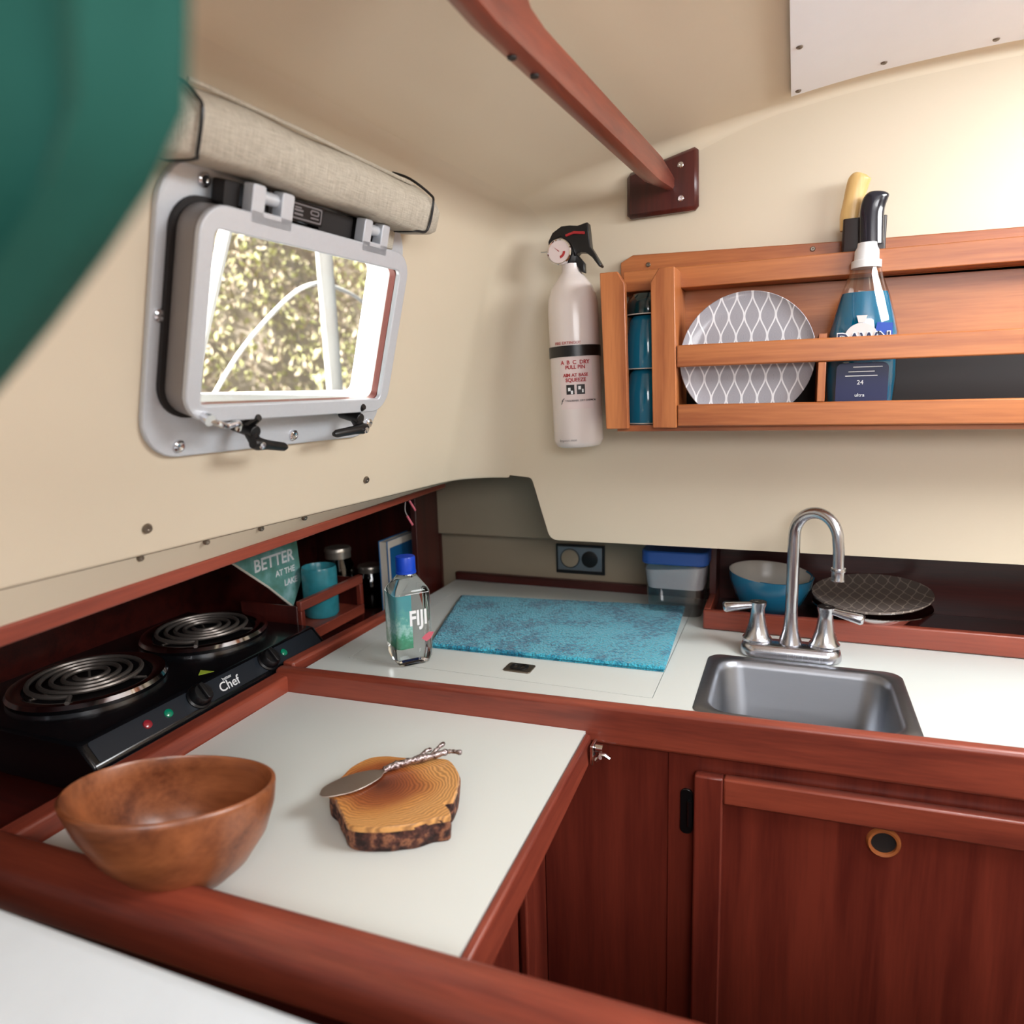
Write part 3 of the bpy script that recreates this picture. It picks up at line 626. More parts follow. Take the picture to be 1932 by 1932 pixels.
# small fiddled shelf beside the stove
sh = thing('spice_shelf', 'small mahogany shelf with a fiddle rail beyond the hotplate', 'shelf', (-0.90, 1.14, -0.0465))
bm = BM(); box(bm, -0.985, -0.850, 1.040, 1.240, -0.012, 0.000); obj('shelf_board', bm, 'mah_y', sh, bev=0.002)
bm = BM(); box(bm, -0.858, -0.846, 1.034, 1.240, 0.049, 0.068); obj('rail', bm, 'mah_y', sh, bev=0.002)
bm = BM(); box(bm, -0.858, -0.846, 1.034, 1.240, -0.018, 0.004); obj('lower_rail', bm, 'mah_y', sh, bev=0.002)
for y in (1.034, 1.229):
    bm = BM(); box(bm, -0.8575, -0.8465, y, y + 0.011, 0.004, 0.049); obj('post', bm, 'mah_z', sh, bev=0.0015)
bm = BM(); box(bm, -0.985, -0.852, 1.028, 1.033, -0.0465, 0.06); obj('end_board', bm, 'mah_dark', sh, bev=0.0015)
bm = BM(); box(bm, -0.985, -0.852, 1.241, 1.246, -0.0465, 0.06); obj('end_board', bm, 'mah_dark', sh, bev=0.0015)
# teal tin
tin = thing('candle_tin', 'teal glass candle jar with a curved reflection on the spice shelf', 'jar', (-0.895, 1.158, 0.0005))
bm = BM(); mw = T(-0.895, 1.158, 0.001)
lathe(bm, [(0, 0), (0.032, 0), (0.0355, 0.006), (0.0355, 0.098), (0.034, 0.103), (0.033, 0.101), (0.033, 0.06), (0, 0.06)], mw, 44); obj('jar_body', bm, 'tealcan', tin)
def jar(x, y, z, r, h, lab, name='spice_jar'):
    j = thing(name, lab, 'jar', (x, y, z), 'jars beyond the spice shelf')
    bm = BM(); mw = T(x, y, z); lathe(bm, [(0, 0), (r * 0.9, 0), (r, 0.006), (r, h * 0.72), (r * 0.8, h * 0.82), (r * 0.8, h * 0.84), (0, h * 0.84)], mw, 32); obj('glass_body', bm, 'jarglass', j)
    bm = BM(); lathe(bm, [(0, 0.002), (r * 0.93, 0.002), (r * 0.93, h * 0.6), (0, h * 0.6)], mw, 28); obj('contents', bm, 'darkfill', j)
    bm = BM(); lathe(bm, [(0, h * 0.84), (r * 0.86, h * 0.84), (r * 0.86, h * 0.93), (r * 0.9, h * 0.935), (r * 0.9, h * 0.97), (r * 0.84, h), (0, h)], mw, 36); obj('lid', bm, 'jarlid', j)
jar(-0.965, 1.322, -0.046, 0.034, 0.150, 'taller jar with a silver lid behind the teal candle jar')
jar(-0.915, 1.375, -0.046, 0.033, 0.099, 'shorter dark jar with a silver lid beside the standing blue book')
# standing towel / card with BETTER
card = thing('printed_card', 'sage green printed card reading BETTER tucked under the locker trim', 'card', (-0.93, 1.06, 0.03))
CPs = [(-0.935, 0.960, 0.158), (-0.935, 1.065, 0.175), (-0.935, 1.145, 0.178), (-0.935, 1.152, 0.075), (-0.935, 1.118, 0.024), (-0.935, 1.05, 0.086)]
bm = BM(); hex_pts = [(p[1], p[2]) for p in CPs]; CM = Matrix(((0, 0, 1, 0), (1, 0, 0, 0), (0, 1, 0, 0), (0, 0, 0, 1)))
prism(bm, hex_pts, -0.941, -0.935, CM); obj('card_face', bm, 'sagecard', card, bev=0.001)
bm = BM(); tube(bm, [(-0.934, 0.960, 0.157), (-0.934, 1.05, 0.086), (-0.934, 1.118, 0.025)], 0.0022, 6); obj('card_edge', bm, 'paper', card)
bm = BM()
def CT(y, z, rot=0.0): return Matrix(((0, 0, 1, -0.9349), (1, 0, 0, y), (0, 1, 0, z), (0, 0, 0, 1))) @ RZ(rot)
text_bm(bm, 'BETTER', 0.034, CT(1.075, 0.132), bold=0.0006); obj('lettering', bm, 'whiteink', card)
bm = BM(); text_bm(bm, 'AT THE', 0.017, CT(1.104, 0.104), bold=0.0003); obj('lettering', bm, 'whiteink', card)
bm = BM(); text_bm(bm, 'LAKE', 0.017, CT(1.118, 0.080), bold=0.0004)
obj('lettering', bm, 'whiteink', card)
# blue book
bk = thing('blue_book', 'blue book standing at the far end of the side locker', 'book', (-0.835, 1.37, -0.046))
bm = BM(); box(bm, -0.843, -0.840, 1.303, 1.428, -0.046, 0.128); box(bm, -0.8225, -0.8195, 1.303, 1.428, -0.046, 0.128); obj('cover', bm, 'bookblue', bk, bev=0.0008)
bm = BM(); box(bm, -0.840, -0.8225, 1.304, 1.426, -0.045, 0.126); obj('pages', bm, 'paper', bk)
bm = BM(); box(bm, -0.8194, -0.8184, 1.304, 1.427, 0.112, 0.1275); box(bm, -0.8194, -0.8184, 1.304, 1.310, -0.045, 0.112); obj('cover_border', bm, 'paper', bk)
bm = BM(); pts = smoothpts([(-0.690, 1.170, 0.262), (-0.688, 1.168, 0.245), (-0.689, 1.166, 0.226), (-0.684, 1.166, 0.214)], 4); tube(bm, pts, 0.0010, 6)
wi = thing('loose_wire', 'two loose wires with pink crimp ends hanging below the locker trim', 'wire', (-0.69, 1.17, 0.26))
obj('wire_strand', bm, 'wire', wi)
bm = BM(); tube(bm, smoothpts([(-0.688, 1.174, 0.262), (-0.686, 1.174, 0.25), (-0.684, 1.176, 0.243)], 4), 0.0010, 6); obj('wire_strand', bm, 'wire', wi)
for a, b in (((-0.684, 1.176, 0.243), (-0.676, 1.183, 0.223)), ((-0.685, 1.166, 0.215), (-0.678, 1.173, 0.196))):
    bm = BM(); tube(bm, [a, b], 0.0021, 8); obj('crimp_end', bm, 'pinkheat', wi)

# ------------------------------------------------------------------ counters
# stove side fiddle rail
bm = BM(); hexa(bm, [(-0.789, -0.2, -0.06), (-0.765, -0.2, -0.06), (-0.757, 0.895, -0.06), (-0.783, 0.895, -0.06)], [(-0.787, -0.2, -0.006), (-0.765, -0.2, -0.010), (-0.757, 0.895, -0.004), (-0.783, 0.895, 0.000)])
tag(obj('fiddle_rail', bm, 'mah_y', bev=0.004), 'mahogany fiddle rail between the hotplate and the left edge of the front counter', 'rail')
bm = BM(); hexa(bm, [(-0.783, 0.897, -0.05), (-0.762, 0.900, -0.05), (-0.745, 1.34, -0.05), (-0.766, 1.34, -0.05)], [(-0.783, 0.897, 0.012), (-0.762, 0.900, 0.010), (-0.745, 1.34, 0.008), (-0.766, 1.34, 0.010)])
tag(obj('fiddle_rail', bm, 'mah_y', bev=0.004), 'mahogany fiddle rail along the left edge of the back counter, behind the water bottle', 'rail')
def yf(x): return 0.926 + 0.045 * x
# back counter top built around the sink and lid openings
bc = thing('back_counter', 'pale laminate back counter running under the bulkhead and round the sink', 'counter', (0.0, 1.2, -0.05))
LID = (-0.70, -0.177, 0.968, 1.40)
SK = (-0.106, 0.156, 0.940, 1.152)
bm = BM()
xs = [-0.7445, LID[0], LID[1], SK[0], SK[1], 1.1]; ys = [None, LID[2], LID[3], 1.494]
def top_poly(x0, x1, y0, y1):
    b = [(x0, yf(x0) + 0.004 if y0 is None else y0), (x1, yf(x1) + 0.004 if y0 is None else y0), (x1, y1), (x0, y1)]
    prism(bm, b, -0.02, 0.0)
top_poly(-0.7445, LID[0] - 0.0008, None, 1.494)
top_poly(LID[0] - 0.0008, LID[1] + 0.0008, None, LID[2] - 0.0008); top_poly(LID[0] - 0.0008, LID[1] + 0.0008, LID[3] + 0.0008, 1.494)
top_poly(LID[1] + 0.0008, SK[0], None, 1.494)
top_poly(SK[0], SK[1], None, SK[2]); top_poly(SK[0], SK[1], SK[3], 1.494)
top_poly(SK[1], 1.1, None, 1.494)
obj('counter_top', bm, 'laminate', bc)
bm = BM(); prism(bm, rrect(LID[0] + 0.0004, LID[1] - 0.0004, LID[2] + 0.0004, LID[3] - 0.0004, 0.004, 3), -0.019, 0.0002)
lid = tag(obj('icebox_lid', bm, 'laminate'), 'pale laminate icebox lid set flush in the back counter under the towel', 'lid')
bm = BM(); prism(bm, rrect(-0.424, -0.378, 0.996, 1.030, 0.004, 3), 0.0, 0.0022); lr = obj('ring_plate', bm, 'screw', lid, bev=0.0006)
lr.name = 'ring_pull'
bm = BM(); ringprism(bm, rrect(-0.416, -0.386, 1.002, 1.024, 0.008, 5), rrect(-0.411, -0.391, 1.006, 1.020, 0.006, 5), 0.0022, 0.0042); box(bm, -0.404, -0.398, 1.004, 1.022, 0.0022, 0.0045); obj('ring', bm, 'black', lid, bev=0.0005)
# front fiddle of the back counter
bm = BM()
x0, x1 = -0.782, 1.1
hexa(bm, [(x0, yf(x0) - 0.017, -0.047), (x1, yf(x1) - 0.017, -0.047), (x1, yf(x1) + 0.003, -0.047), (x0, yf(x0) + 0.003, -0.047)],
     [(x0, yf(x0) - 0.014, 0.006), (x1, yf(x1) - 0.014, 0.017), (x1, yf(x1) + 0.003, 0.019), (x0, yf(x0) + 0.003, 0.008)])
tag(obj('fiddle_rail', bm, 'mah_x', bev=0.005, seg=3), 'long mahogany fiddle rail along the front edge of the back counter and sink', 'rail')
# sink
sk = thing('sink', 'small stainless steel bar sink let into the back counter', 'sink', (0.025, 1.055, -0.13))
bm = BM(); O = rrect(-0.118, 0.168, 0.9378, 1.168, 0.02, 6); Ii = rrect(-0.098, 0.149, 0.950, 1.146, 0.035, 6)
loops = [(O, 0.0005), (rrect(-0.115, 0.165, 0.9400, 1.165, 0.02, 6), 0.003), (rrect(-0.101, 0.152, 0.947, 1.149, 0.035, 6), 0.0032), (Ii, 0.001), (rrect(-0.094, 0.145, 0.954, 1.142, 0.035, 6), -0.008), (rrect(-0.088, 0.139, 0.962, 1.136, 0.04, 6), -0.11), (rrect(-0.080, 0.131, 0.981, 1.128, 0.04, 6), -0.124), (rrect(-0.06, 0.111, 1.0, 1.108, 0.035, 6), -0.128)]
V = [[bm.verts.new((p[0], p[1], z)) for p in L] for L, z in loops]
for A, B in zip(V[:-1], V[1:]):
    n = len(A)
    for i in range(n): bm.faces.new((A[i], A[(i + 1) % n], B[(i + 1) % n], B[i]))
bm.faces.new(V[-1]); obj('basin', bm, 'steel', sk, ang=60)
bm = BM(); lathe(bm, [(0.022, 0.001), (0.022, 0.003), (0.015, 0.0025), (0.013, 0.0005), (0, 0.0005)], T(0.025, 1.055, -0.128), 28); obj('drain', bm, 'chrome', sk)

# faucet
fa = thing('faucet', 'brushed nickel gooseneck faucet with two lever handles behind the sink', 'faucet', (0.008, 1.19, 0.003))
bm = BM(); loops = []
for dz, ins in ((0.0, 0.0), (0.008, 0.0), (0.017, 0.003), (0.0195, 0.008)):
    loops.append([(p[0] + 0.008, p[1] + 1.195, 0.003 + dz) for p in rrect(-0.078 + ins, 0.078 - ins, -0.026 + ins, 0.026 - ins, 0.0255 - ins, 8)])
V = [[bm.verts.new(p) for p in L] for L in loops]
bm.faces.new(V[0][::-1]); bm.faces.new(V[-1])
for A, B in zip(V[:-1], V[1:]):
    for i in range(len(A)): bm.faces.new((A[i], A[(i + 1) % len(A)], B[(i + 1) % len(A)], B[i]))
obj('base_plate', bm, 'nickel', fa, ang=50)
bm = BM(); sx, sy = 0.008, 1.203
lathe(bm, [(0.0195, 0.020), (0.0175, 0.027), (0.0125, 0.045), (0.0105, 0.065), (0.0100, 0.075)], T(sx, sy, 0), 30); obj('spout_base', bm, 'nickel', fa)
bm = BM(); dirv = Vector((0.066, -0.038, 0)).normalized(); R = 0.036
pts = [Vector((sx, sy, 0.06)), Vector((sx, sy, 0.12)), Vector((sx, sy, 0.17)), Vector((sx, sy, 0.200))]
for k in range(1, 17):
    a = PI * k / 16; pts.append(Vector((sx, sy, 0.204)) + dirv * (R - R * math.cos(a)) + Vector((0, 0, R * math.sin(a) * 1.12)))
tipb = pts[-1]; pts += [tipb + Vector((0.0015, 0, -0.014)), tipb + Vector((0.002, 0, -0.030)), tipb + Vector((0.0025, 0, -0.044))]
tube(bm, pts, [0.0098] * 4 + [0.0096 - 0.0012 * k / 18 for k in range(19)], 22); obj('spout', bm, 'nickel', fa, ang=60)
bm = BM(); e = pts[-1]; lathe(bm, [(0.0, 0.0), (0.0105, 0.0), (0.0112, -0.003), (0.0112, -0.005), (0.0098, -0.006), (0.0098, -0.016), (0.0105, -0.018), (0.0105, -0.020), (0.008, -0.021), (0, -0.021)], T(e.x, e.y, e.z + 0.002), 26); obj('aerator', bm, 'nickel', fa)
for hx, d in ((-0.044, Vector((-0.055, -0.012, -0.006))), (0.060, Vector((0.055, -0.012, -0.009)))):
    bm = BM(); lathe(bm, [(0.0235, 0.0205), (0.0235, 0.026), (0.0205, 0.030), (0.0150, 0.048), (0.0115, 0.068), (0.0110, 0.076), (0.0135, 0.084), (0.0135, 0.088), (0.0, 0.0895)], T(hx, 1.203, 0), 30); hd = obj('handle', bm, 'nickel', fa)
    bm = BM(); p = Vector((hx, 1.203, 0.0835)); tube(bm, [p, p + d * 0.25, p + d * 0.6, p + d * 0.93, p + d], [0.0085, 0.0072, 0.0095, 0.0115, 0.0085], 16, flat=0.8); obj('lever', bm, 'nickel', hd, ang=60)

# front counter
fc = thing('front_counter', 'pale laminate front counter holding the wooden bowl and the wood slice board', 'counter', (-0.5, 0.68, -0.07))
bm = BM(); prism(bm, [(-0.7562, 0.452), (-0.2508, 0.452), (-0.2575, 0.8975), (-0.7562, 0.8745)], -0.050, -0.030); obj('counter_top', bm, 'laminate', fc)
bm = BM(); hexa(bm, [(-0.250, 0.450, -0.076), (-0.238, 0.450, -0.076), (-0.246, 0.893, -0.066), (-0.258, 0.893, -0.066)], [(-0.250, 0.450, -0.0305), (-0.241, 0.450, -0.0325), (-0.249, 0.893, -0.0325), (-0.257, 0.893, -0.0305)]); obj('edge_trim', bm, 'mah_y', fc, bev=0.0025)
la = tag(obj('corner_latch', (lambda b: (box(b, -0.2435, -0.239, 0.868, 0.892, -0.064, -0.036), b)[1])(BM()), 'chrome', bev=0.001), 'small chrome latch at the back right corner of the front counter', 'latch')
bm = BM(); cyl(bm, (-0.2385, 0.880, -0.043), (-0.228, 0.880, -0.043), 0.0055); obj('latch_knob', bm, 'chrome', la)
bm = BM(); tube(bm, [(-0.236, 0.886, -0.056), (-0.228, 0.890, -0.058), (-0.221, 0.890, -0.062)], 0.003, 8); tube(bm, [(-0.236, 0.874, -0.058), (-0.230, 0.872, -0.052)], 0.0035, 8); obj('latch_arm', bm, 'chrome', la)
# cabinet under front counter
fcab = thing('front_cabinet', 'mahogany cabinet under the front counter with a framed door', 'cabinet', (-0.5, 0.68, -0.9))
bm = BM(); box(bm, -0.75, -0.3425, 0.455, 0.890, -0.9, -0.078); obj('body', bm, 'mah_z', fcab)
bm = BM(); box(bm, -0.342, -0.330, 0.872, 0.930, -0.9, -0.078); obj('stile', bm, 'mah_z', fcab, bev=0.001)
bm = BM(); box(bm, -0.342, -0.332, 0.45, 0.872, -0.150, -0.078); obj('top_rail', bm, 'mah_y', fcab, bev=0.001)
dr = obj('door', (lambda b: (box(b, -0.341, -0.330, 0.50, 0.80, -0.86, -0.215), b)[1])(BM()), 'mah_z', fcab)
bm = BM()
box(bm, -0.330, -0.318, 0.805, 0.852, -0.88, -0.165); obj('door_stile', bm, 'mah_z', dr, bev=0.003); bm = BM(); box(bm, -0.330, -0.318, 0.455, 0.500, -0.88, -0.165); obj('door_stile', bm, 'mah_z', dr, bev=0.003)
bm = BM(); box(bm, -0.330, -0.3185, 0.500, 0.805, -0.212, -0.165); obj('door_rail', bm, 'mah_y', dr, bev=0.003); bm = BM(); box(bm, -0.330, -0.3185, 0.500, 0.805, -0.88, -0.83); obj('door_rail', bm, 'mah_y', dr, bev=0.003)
# sink cabinet (under back counter)
sc = thing('sink_cabinet', 'mahogany cabinet under the sink with a framed door and finger hole', 'cabinet', (0.1, 1.2, -0.9))
def yc(x): return yf(x) + 0.002
def slab(bm, x0, x1, z0, z1, d0, d1):
    """d: distance in front of the face plane"""
    hexa(bm, [(x0, yc(x0) - d1, z0), (x1, yc(x1) - d1, z0), (x1, yc(x1) - d0, z0), (x0, yc(x0) - d0, z0)], [(x0, yc(x0) - d1, z1), (x1, yc(x1) - d1, z1), (x1, yc(x1) - d0, z1), (x0, yc(x0) - d0, z1)])
bm = BM(); slab(bm, -0.3285, -0.1455, -0.9, -0.047, -0.018, -0.004); obj('side_panel', bm, 'mah_z', sc)
bm = BM(); slab(bm, -0.145, 0.90, -0.9, -0.047, -0.018, 0.0); obj('face_frame', bm, 'mah_z', sc, bev=0.001)
bm = BM(); slab(bm, -0.070, 0.33, -0.86, -0.105, 0.001, 0.008)
dp = obj('door', bm, 'mah_z', sc)
bm = BM(); slab(bm, -0.108, -0.070, -0.88, -0.074, 0.001, 0.018); obj('door_stile', bm, 'mah_z', dp, bev=0.003); bm = BM(); slab(bm, 0.33, 0.37, -0.88, -0.074, 0.001, 0.018); obj('door_stile', bm, 'mah_z', dp, bev=0.003)
bm = BM(); slab(bm, -0.070, 0.33, -0.112, -0.074, 0.001, 0.0178); obj('door_rail', bm, 'mah_x', dp, bev=0.003); bm = BM(); slab(bm, -0.070, 0.33, -0.88, -0.84, 0.001, 0.0178); obj('door_rail', bm, 'mah_x', dp, bev=0.003)
hx, hz = 0.126, -0.134; MH = T(hx, yc(hx) - 0.008, hz) @ RZ(math.atan(0.045)) @ RX(PI / 2)
bm = BM(); lathe(bm, [(0.0145, -0.001), (0.0150, 0.004), (0.0180, 0.005), (0.0200, 0.002), (0.0205, -0.001)], MH, 36); obj('finger_ring', bm, 'oak_x', dp)
bm = BM(); lathe(bm, [(0.0, 0.0003), (0.0150, 0.0003), (0.0150, 0.0)], MH, 30); obj('finger_hole', bm, 'flat_black', dp)
bm = BM(); MHh = T(-0.1195, yc(-0.12), -0.139) @ RX(PI / 2); prism(bm, rrect(-0.0085, 0.0085, -0.034, 0.034, 0.008, 6), 0.0, 0.004, MHh); hg = obj('hinge', bm, 'black', dp, bev=0.001)
bm = BM(); cyl(bm, (-0.114, yc(-0.12) - 0.007, -0.158), (-0.114, yc(-0.12) - 0.007, -0.120), 0.0042, seg=14); obj('hinge_pin', bm, 'black', hg)

# foreground rail on its partition
bm = BM()
pr = [(-0.005, -0.045), (-0.007, -0.018), (0.000, -0.004), (0.008, 0.001), (0.036, 0.002), (0.044, -0.002), (0.046, -0.010), (0.046, -0.045)]
prism(bm, pr, -1.15, 0.80, Matrix(((0, 0, 1, 0), (1, 0.0, 0.022, 0.4065), (0, 1, 0, 0), (0, 0, 0, 1))))
tag(obj('partition_rail', bm, 'mah_x', bev=0.003), 'thick rounded mahogany rail across the foreground in front of the front counter', 'rail')
bm = BM()
hexa(bm, [(-1.15, 0.385, -0.9), (0.80, 0.428, -0.9), (0.80, 0.452, -0.9), (-1.15, 0.409, -0.9)], [(-1.15, 0.385, -0.047), (0.80, 0.428, -0.047), (0.80, 0.452, -0.047), (-1.15, 0.409, -0.047)])
struct('wall_partition', bm, 'mah_darkx')
bm = BM(); box(bm, -0.95, -0.05, 0.07, 0.297, -0.02, 0.078)
bmesh.ops.subdivide_edges(bm, edges=bm.edges, cuts=6, use_grid_fill=True)
cu = tag(obj('seat_cushion', bm, 'vinyl', bev=0.0), 'white vinyl cushion at the bottom left, in front of the foreground rail', 'cushion')
cb = cu.modifiers.new('bev', 'BEVEL'); cb.width = 0.02; cb.segments = 4; cb.limit_method = 'ANGLE'
bm = BM(); box(bm, -0.93, -0.07, 0.09, 0.28, -0.12, -0.021); base = tag(obj('settee_base', bm, 'mah_darkx', bev=0.003), 'dark wood settee box under the white vinyl cushion', 'seat base')
bm = BM(); box(bm, -0.92, -0.08, 0.10, 0.27, -0.899, -0.12); obj('plinth', bm, 'mah_dark', base)

# ------------------------------------------------------------------ things on the counters
# wooden bowl
BC = Vector((-0.552, 0.478, -0.030)); ang = math.atan2(0.76, 0.65)
bowl = thing('wooden_bowl', 'deep oval wooden salad bowl at the left end of the front counter', 'bowl', BC)
bm = BM(); seg = 72; prof_o = [(0.0, 0.0), (0.030, 0.0), (0.040, 0.003), (0.060, 0.022), (0.080, 0.052), (0.092, 0.085), (0.0965, 0.108), (0.0968, 0.113), (0.0935, 0.115), (0.0905, 0.112), (0.087, 0.095), (0.075, 0.055), (0.055, 0.024), (0.03, 0.010), (0.0, 0.007)]
prev = None
for r, z in prof_o:
    ring = []
    for k in range(1 if r == 0 else seg):
        t = 2 * PI * k / seg; tt = z / 0.115
        lat = r * math.cos(t); dep = r * math.sin(t)
        f = 1 + 0.02 * math.cos(2 * t) * tt + 0.02 * math.cos(3 * t + 0.2) * tt
        x = lat * f * 0.97; y = dep * f * (1 - 0.18 * tt)
        zz = z + tt * (-0.014 * math.cos(t) - 0.005 * math.sin(t)) - tt * 0.008
        X = x * math.cos(ang) - y * math.sin(ang) - tt * 0.002; Y = x * math.sin(ang) + y * math.cos(ang) - tt * 0.016
        ring.append(bm.verts.new(BC + Vector((X, Y, zz))))
    if prev:
        n1, n2 = len(prev), len(ring)
        for k in range(seg):
            if n1 == 1: bm.faces.new((prev[0], ring[k], ring[(k + 1) % seg]))
            elif n2 == 1: bm.faces.new((prev[k], ring[0], prev[(k + 1) % seg]))
            else: bm.faces.new((prev[k], prev[(k + 1) % seg], ring[(k + 1) % seg], ring[k]))
    prev = ring
obj('bowl_shell', bm, 'bowlwood', bowl, ang=60)
# wood slice board
BP = [(-0.465, 0.599), (-0.48, 0.607), (-0.486, 0.623), (-0.486, 0.642), (-0.487, 0.665), (-0.478, 0.689), (-0.46, 0.7), (-0.442, 0.703), (-0.418, 0.708), (-0.4, 0.715), (-0.38, 0.716), (-0.36, 0.698), (-0.351, 0.684), (-0.343, 0.661), (-0.339, 0.64), (-0.345, 0.632), (-0.332, 0.621), (-0.328, 0.611), (-0.342, 0.602), (-0.354, 0.588), (-0.369, 0.579), (-0.384, 0.571), (-0.409, 0.563), (-0.425, 0.564), (-0.44, 0.577), (-0.455, 0.59)]
sp = smoothpts([(x, y, 0) for x, y in BP] + [(BP[0][0], BP[0][1], 0)], 4)[:-1]
cen = Vector((-0.41, 0.64, 0))
bd = thing('wood_slice_board', 'rustic olive wood slice board with bark edge on the front counter', 'board', (-0.41, 0.64, -0.03))
bm = BM(); levels = [(-0.030, 0.965), (-0.028, 0.985), (-0.020, 1.0), (-0.012, 0.998), (-0.006, 1.0), (-0.003, 1.0)]
V = []
for z, s in levels:
    L = []
    for i, p in enumerate(sp):
        j = mnoise.noise(Vector((p.x * 60, p.y * 60, z * 90))) * 0.003 * (1 if -0.028 < z < -0.004 else 0.2)
        d = (p - cen); L.append(bm.verts.new((cen.x + d.x * s + d.normalized().x * j, cen.y + d.y * s + d.normalized().y * j, z)))
    V.append(L)
for A, B in zip(V[:-1], V[1:]):
    for i in range(len(A)): bm.faces.new((A[i], A[(i + 1) % len(A)], B[(i + 1) % len(A)], B[i]))
bm.faces.new(V[0][::-1]); bm.faces.new(V[-1])
obj('bark_edge', bm, 'barkside', bd, ang=80)
bm = BM(); V = []
for z, s in ((-0.006, 1.003), (-0.002, 1.0), (0.0, 0.985)):
    V.append([bm.verts.new((cen.x + (p - cen).x * s, cen.y + (p - cen).y * s, z)) for p in sp])
for A, B in zip(V[:-1], V[1:]):
    for i in range(len(A)): bm.faces.new((A[i], A[(i + 1) % len(A)], B[(i + 1) % len(A)], B[i]))
bm.faces.new(V[0][::-1]); bm.faces.new(V[-1]); obj('cut_face', bm, 'slice', bd)
# cheese spreader
kn = thing('cheese_knife', 'cheese spreader with a pewter twig handle lying across the wood slice board', 'knife', (-0.43, 0.67, 0.0005))
bl = [(-0.484, 0.596), (-0.474, 0.594), (-0.455, 0.608), (-0.444, 0.624), (-0.437, 0.648), (-0.4385, 0.659), (-0.4365, 0.668), (-0.443, 0.671), (-0.4455, 0.664), (-0.456, 0.660), (-0.470, 0.648), (-0.482, 0.630), (-0.4885, 0.610)]
bs_ = smoothpts([(a, b, 0) for a, b in bl] + [(bl[0][0], bl[0][1], 0)], 4)[:-1]
bm = BM(); prism(bm, [(p.x, p.y) for p in bs_], 0.0022, 0.0036); obj('blade', bm, 'bladesteel', kn, bev=0.0004)
bm = BM(); hp = smoothpts([(-0.442, 0.664, 0.0035), (-0.434, 0.674, 0.005), (-0.418, 0.690, 0.0065), (-0.400, 0.707, 0.0065), (-0.386, 0.722, 0.007)], 5)
tube(bm, hp, [0.003 + 0.0015 * abs(math.sin(i * 1.9)) + (0.0012 if i in (5, 6, 12, 13) else 0) for i in range(len(hp))], 10)
tube(bm, smoothpts([(-0.400, 0.707, 0.007), (-0.398, 0.720, 0.010), (-0.394, 0.731, 0.013)], 4), [0.003, 0.003, 0.0026, 0.003, 0.0024, 0.0026, 0.003, 0.003, 0.002], 8)
tube(bm, smoothpts([(-0.386, 0.722, 0.007), (-0.378, 0.7235, 0.008), (-0.367, 0.724, 0.008)], 4), [0.003, 0.0026, 0.003, 0.0024, 0.0028, 0.0024, 0.003, 0.0034, 0.0026], 8)
tube(bm, smoothpts([(-0.412, 0.697, 0.007), (-0.410, 0.712, 0.009), (-0.405, 0.718, 0.009)], 3), [0.0028, 0.0026, 0.0024, 0.0026, 0.0028, 0.003, 0.002], 8)
obj('twig_handle', bm, 'pewter', kn, ang=70)

# towel
tw = thing('towel', 'turquoise towel spread flat on the back counter', 'towel', (-0.4, 1.22, 0.0005))
Cn = [Vector((-0.588, 1.052, 0)), Vector((-0.175, 1.066, 0)), Vector((-0.190, 1.400, 0)), Vector((-0.665, 1.345, 0))]
def towel_layer(name, zb, zt, sh, amp):
    bm = BM(); nx, ny = 90, 70; top = []; bot = []
    for j in range(ny + 1):
        rt, rb = [], []
        for i in range(nx + 1):
            u, v = i / nx, j / ny
            p = (Cn[0] * (1 - u) + Cn[1] * u) * (1 - v) + (Cn[3] * (1 - u) + Cn[2] * u) * v
            c = (Cn[0] + Cn[1] + Cn[2] + Cn[3]) / 4; p = c + (p - c) * sh
            e = min(u, 1 - u, v, 1 - v); k = min(1, e / 0.012)
            h = zt - (1 - k) * (zt - zb) * 0.5 + amp * mnoise.noise(Vector((u * 60, v * 46, 3))) + amp * 1.6 * mnoise.noise(Vector((u * 6, v * 5, 1)))
            h += -0.0012 * math.exp(-((u - 0.68 + 0.08 * (v - 0.5)) / 0.006) ** 2) - 0.001 * math.exp(-((u - 0.3) / 0.006) ** 2)
            rt.append(bm.verts.new((p.x, p.y, h))); rb.append(bm.verts.new((p.x, p.y, zb)))
        top.append(rt); bot.append(rb)
    for j in range(ny):
        for i in range(nx):
            bm.faces.new((top[j][i], top[j][i + 1], top[j + 1][i + 1], top[j + 1][i])); bm.faces.new((bot[j][i], bot[j + 1][i], bot[j + 1][i + 1], bot[j][i + 1]))
    for i in range(nx):
        bm.faces.new((bot[0][i], bot[0][i + 1], top[0][i + 1], top[0][i])); bm.faces.new((bot[ny][i + 1], bot[ny][i], top[ny][i], top[ny][i + 1]))
    for j in range(ny):
        bm.faces.new((bot[j + 1][0], bot[j][0], top[j][0], top[j + 1][0])); bm.faces.new((bot[j][nx], bot[j + 1][nx], top[j + 1][nx], top[j][nx]))
    return obj(name, bm, 'towel', tw, ang=80)
towel_layer('lower_layer', 0.0008, 0.0035, 0.992, 0.0002)
towel_layer('upper_layer', 0.0048, 0.0095, 1.0, 0.0005)

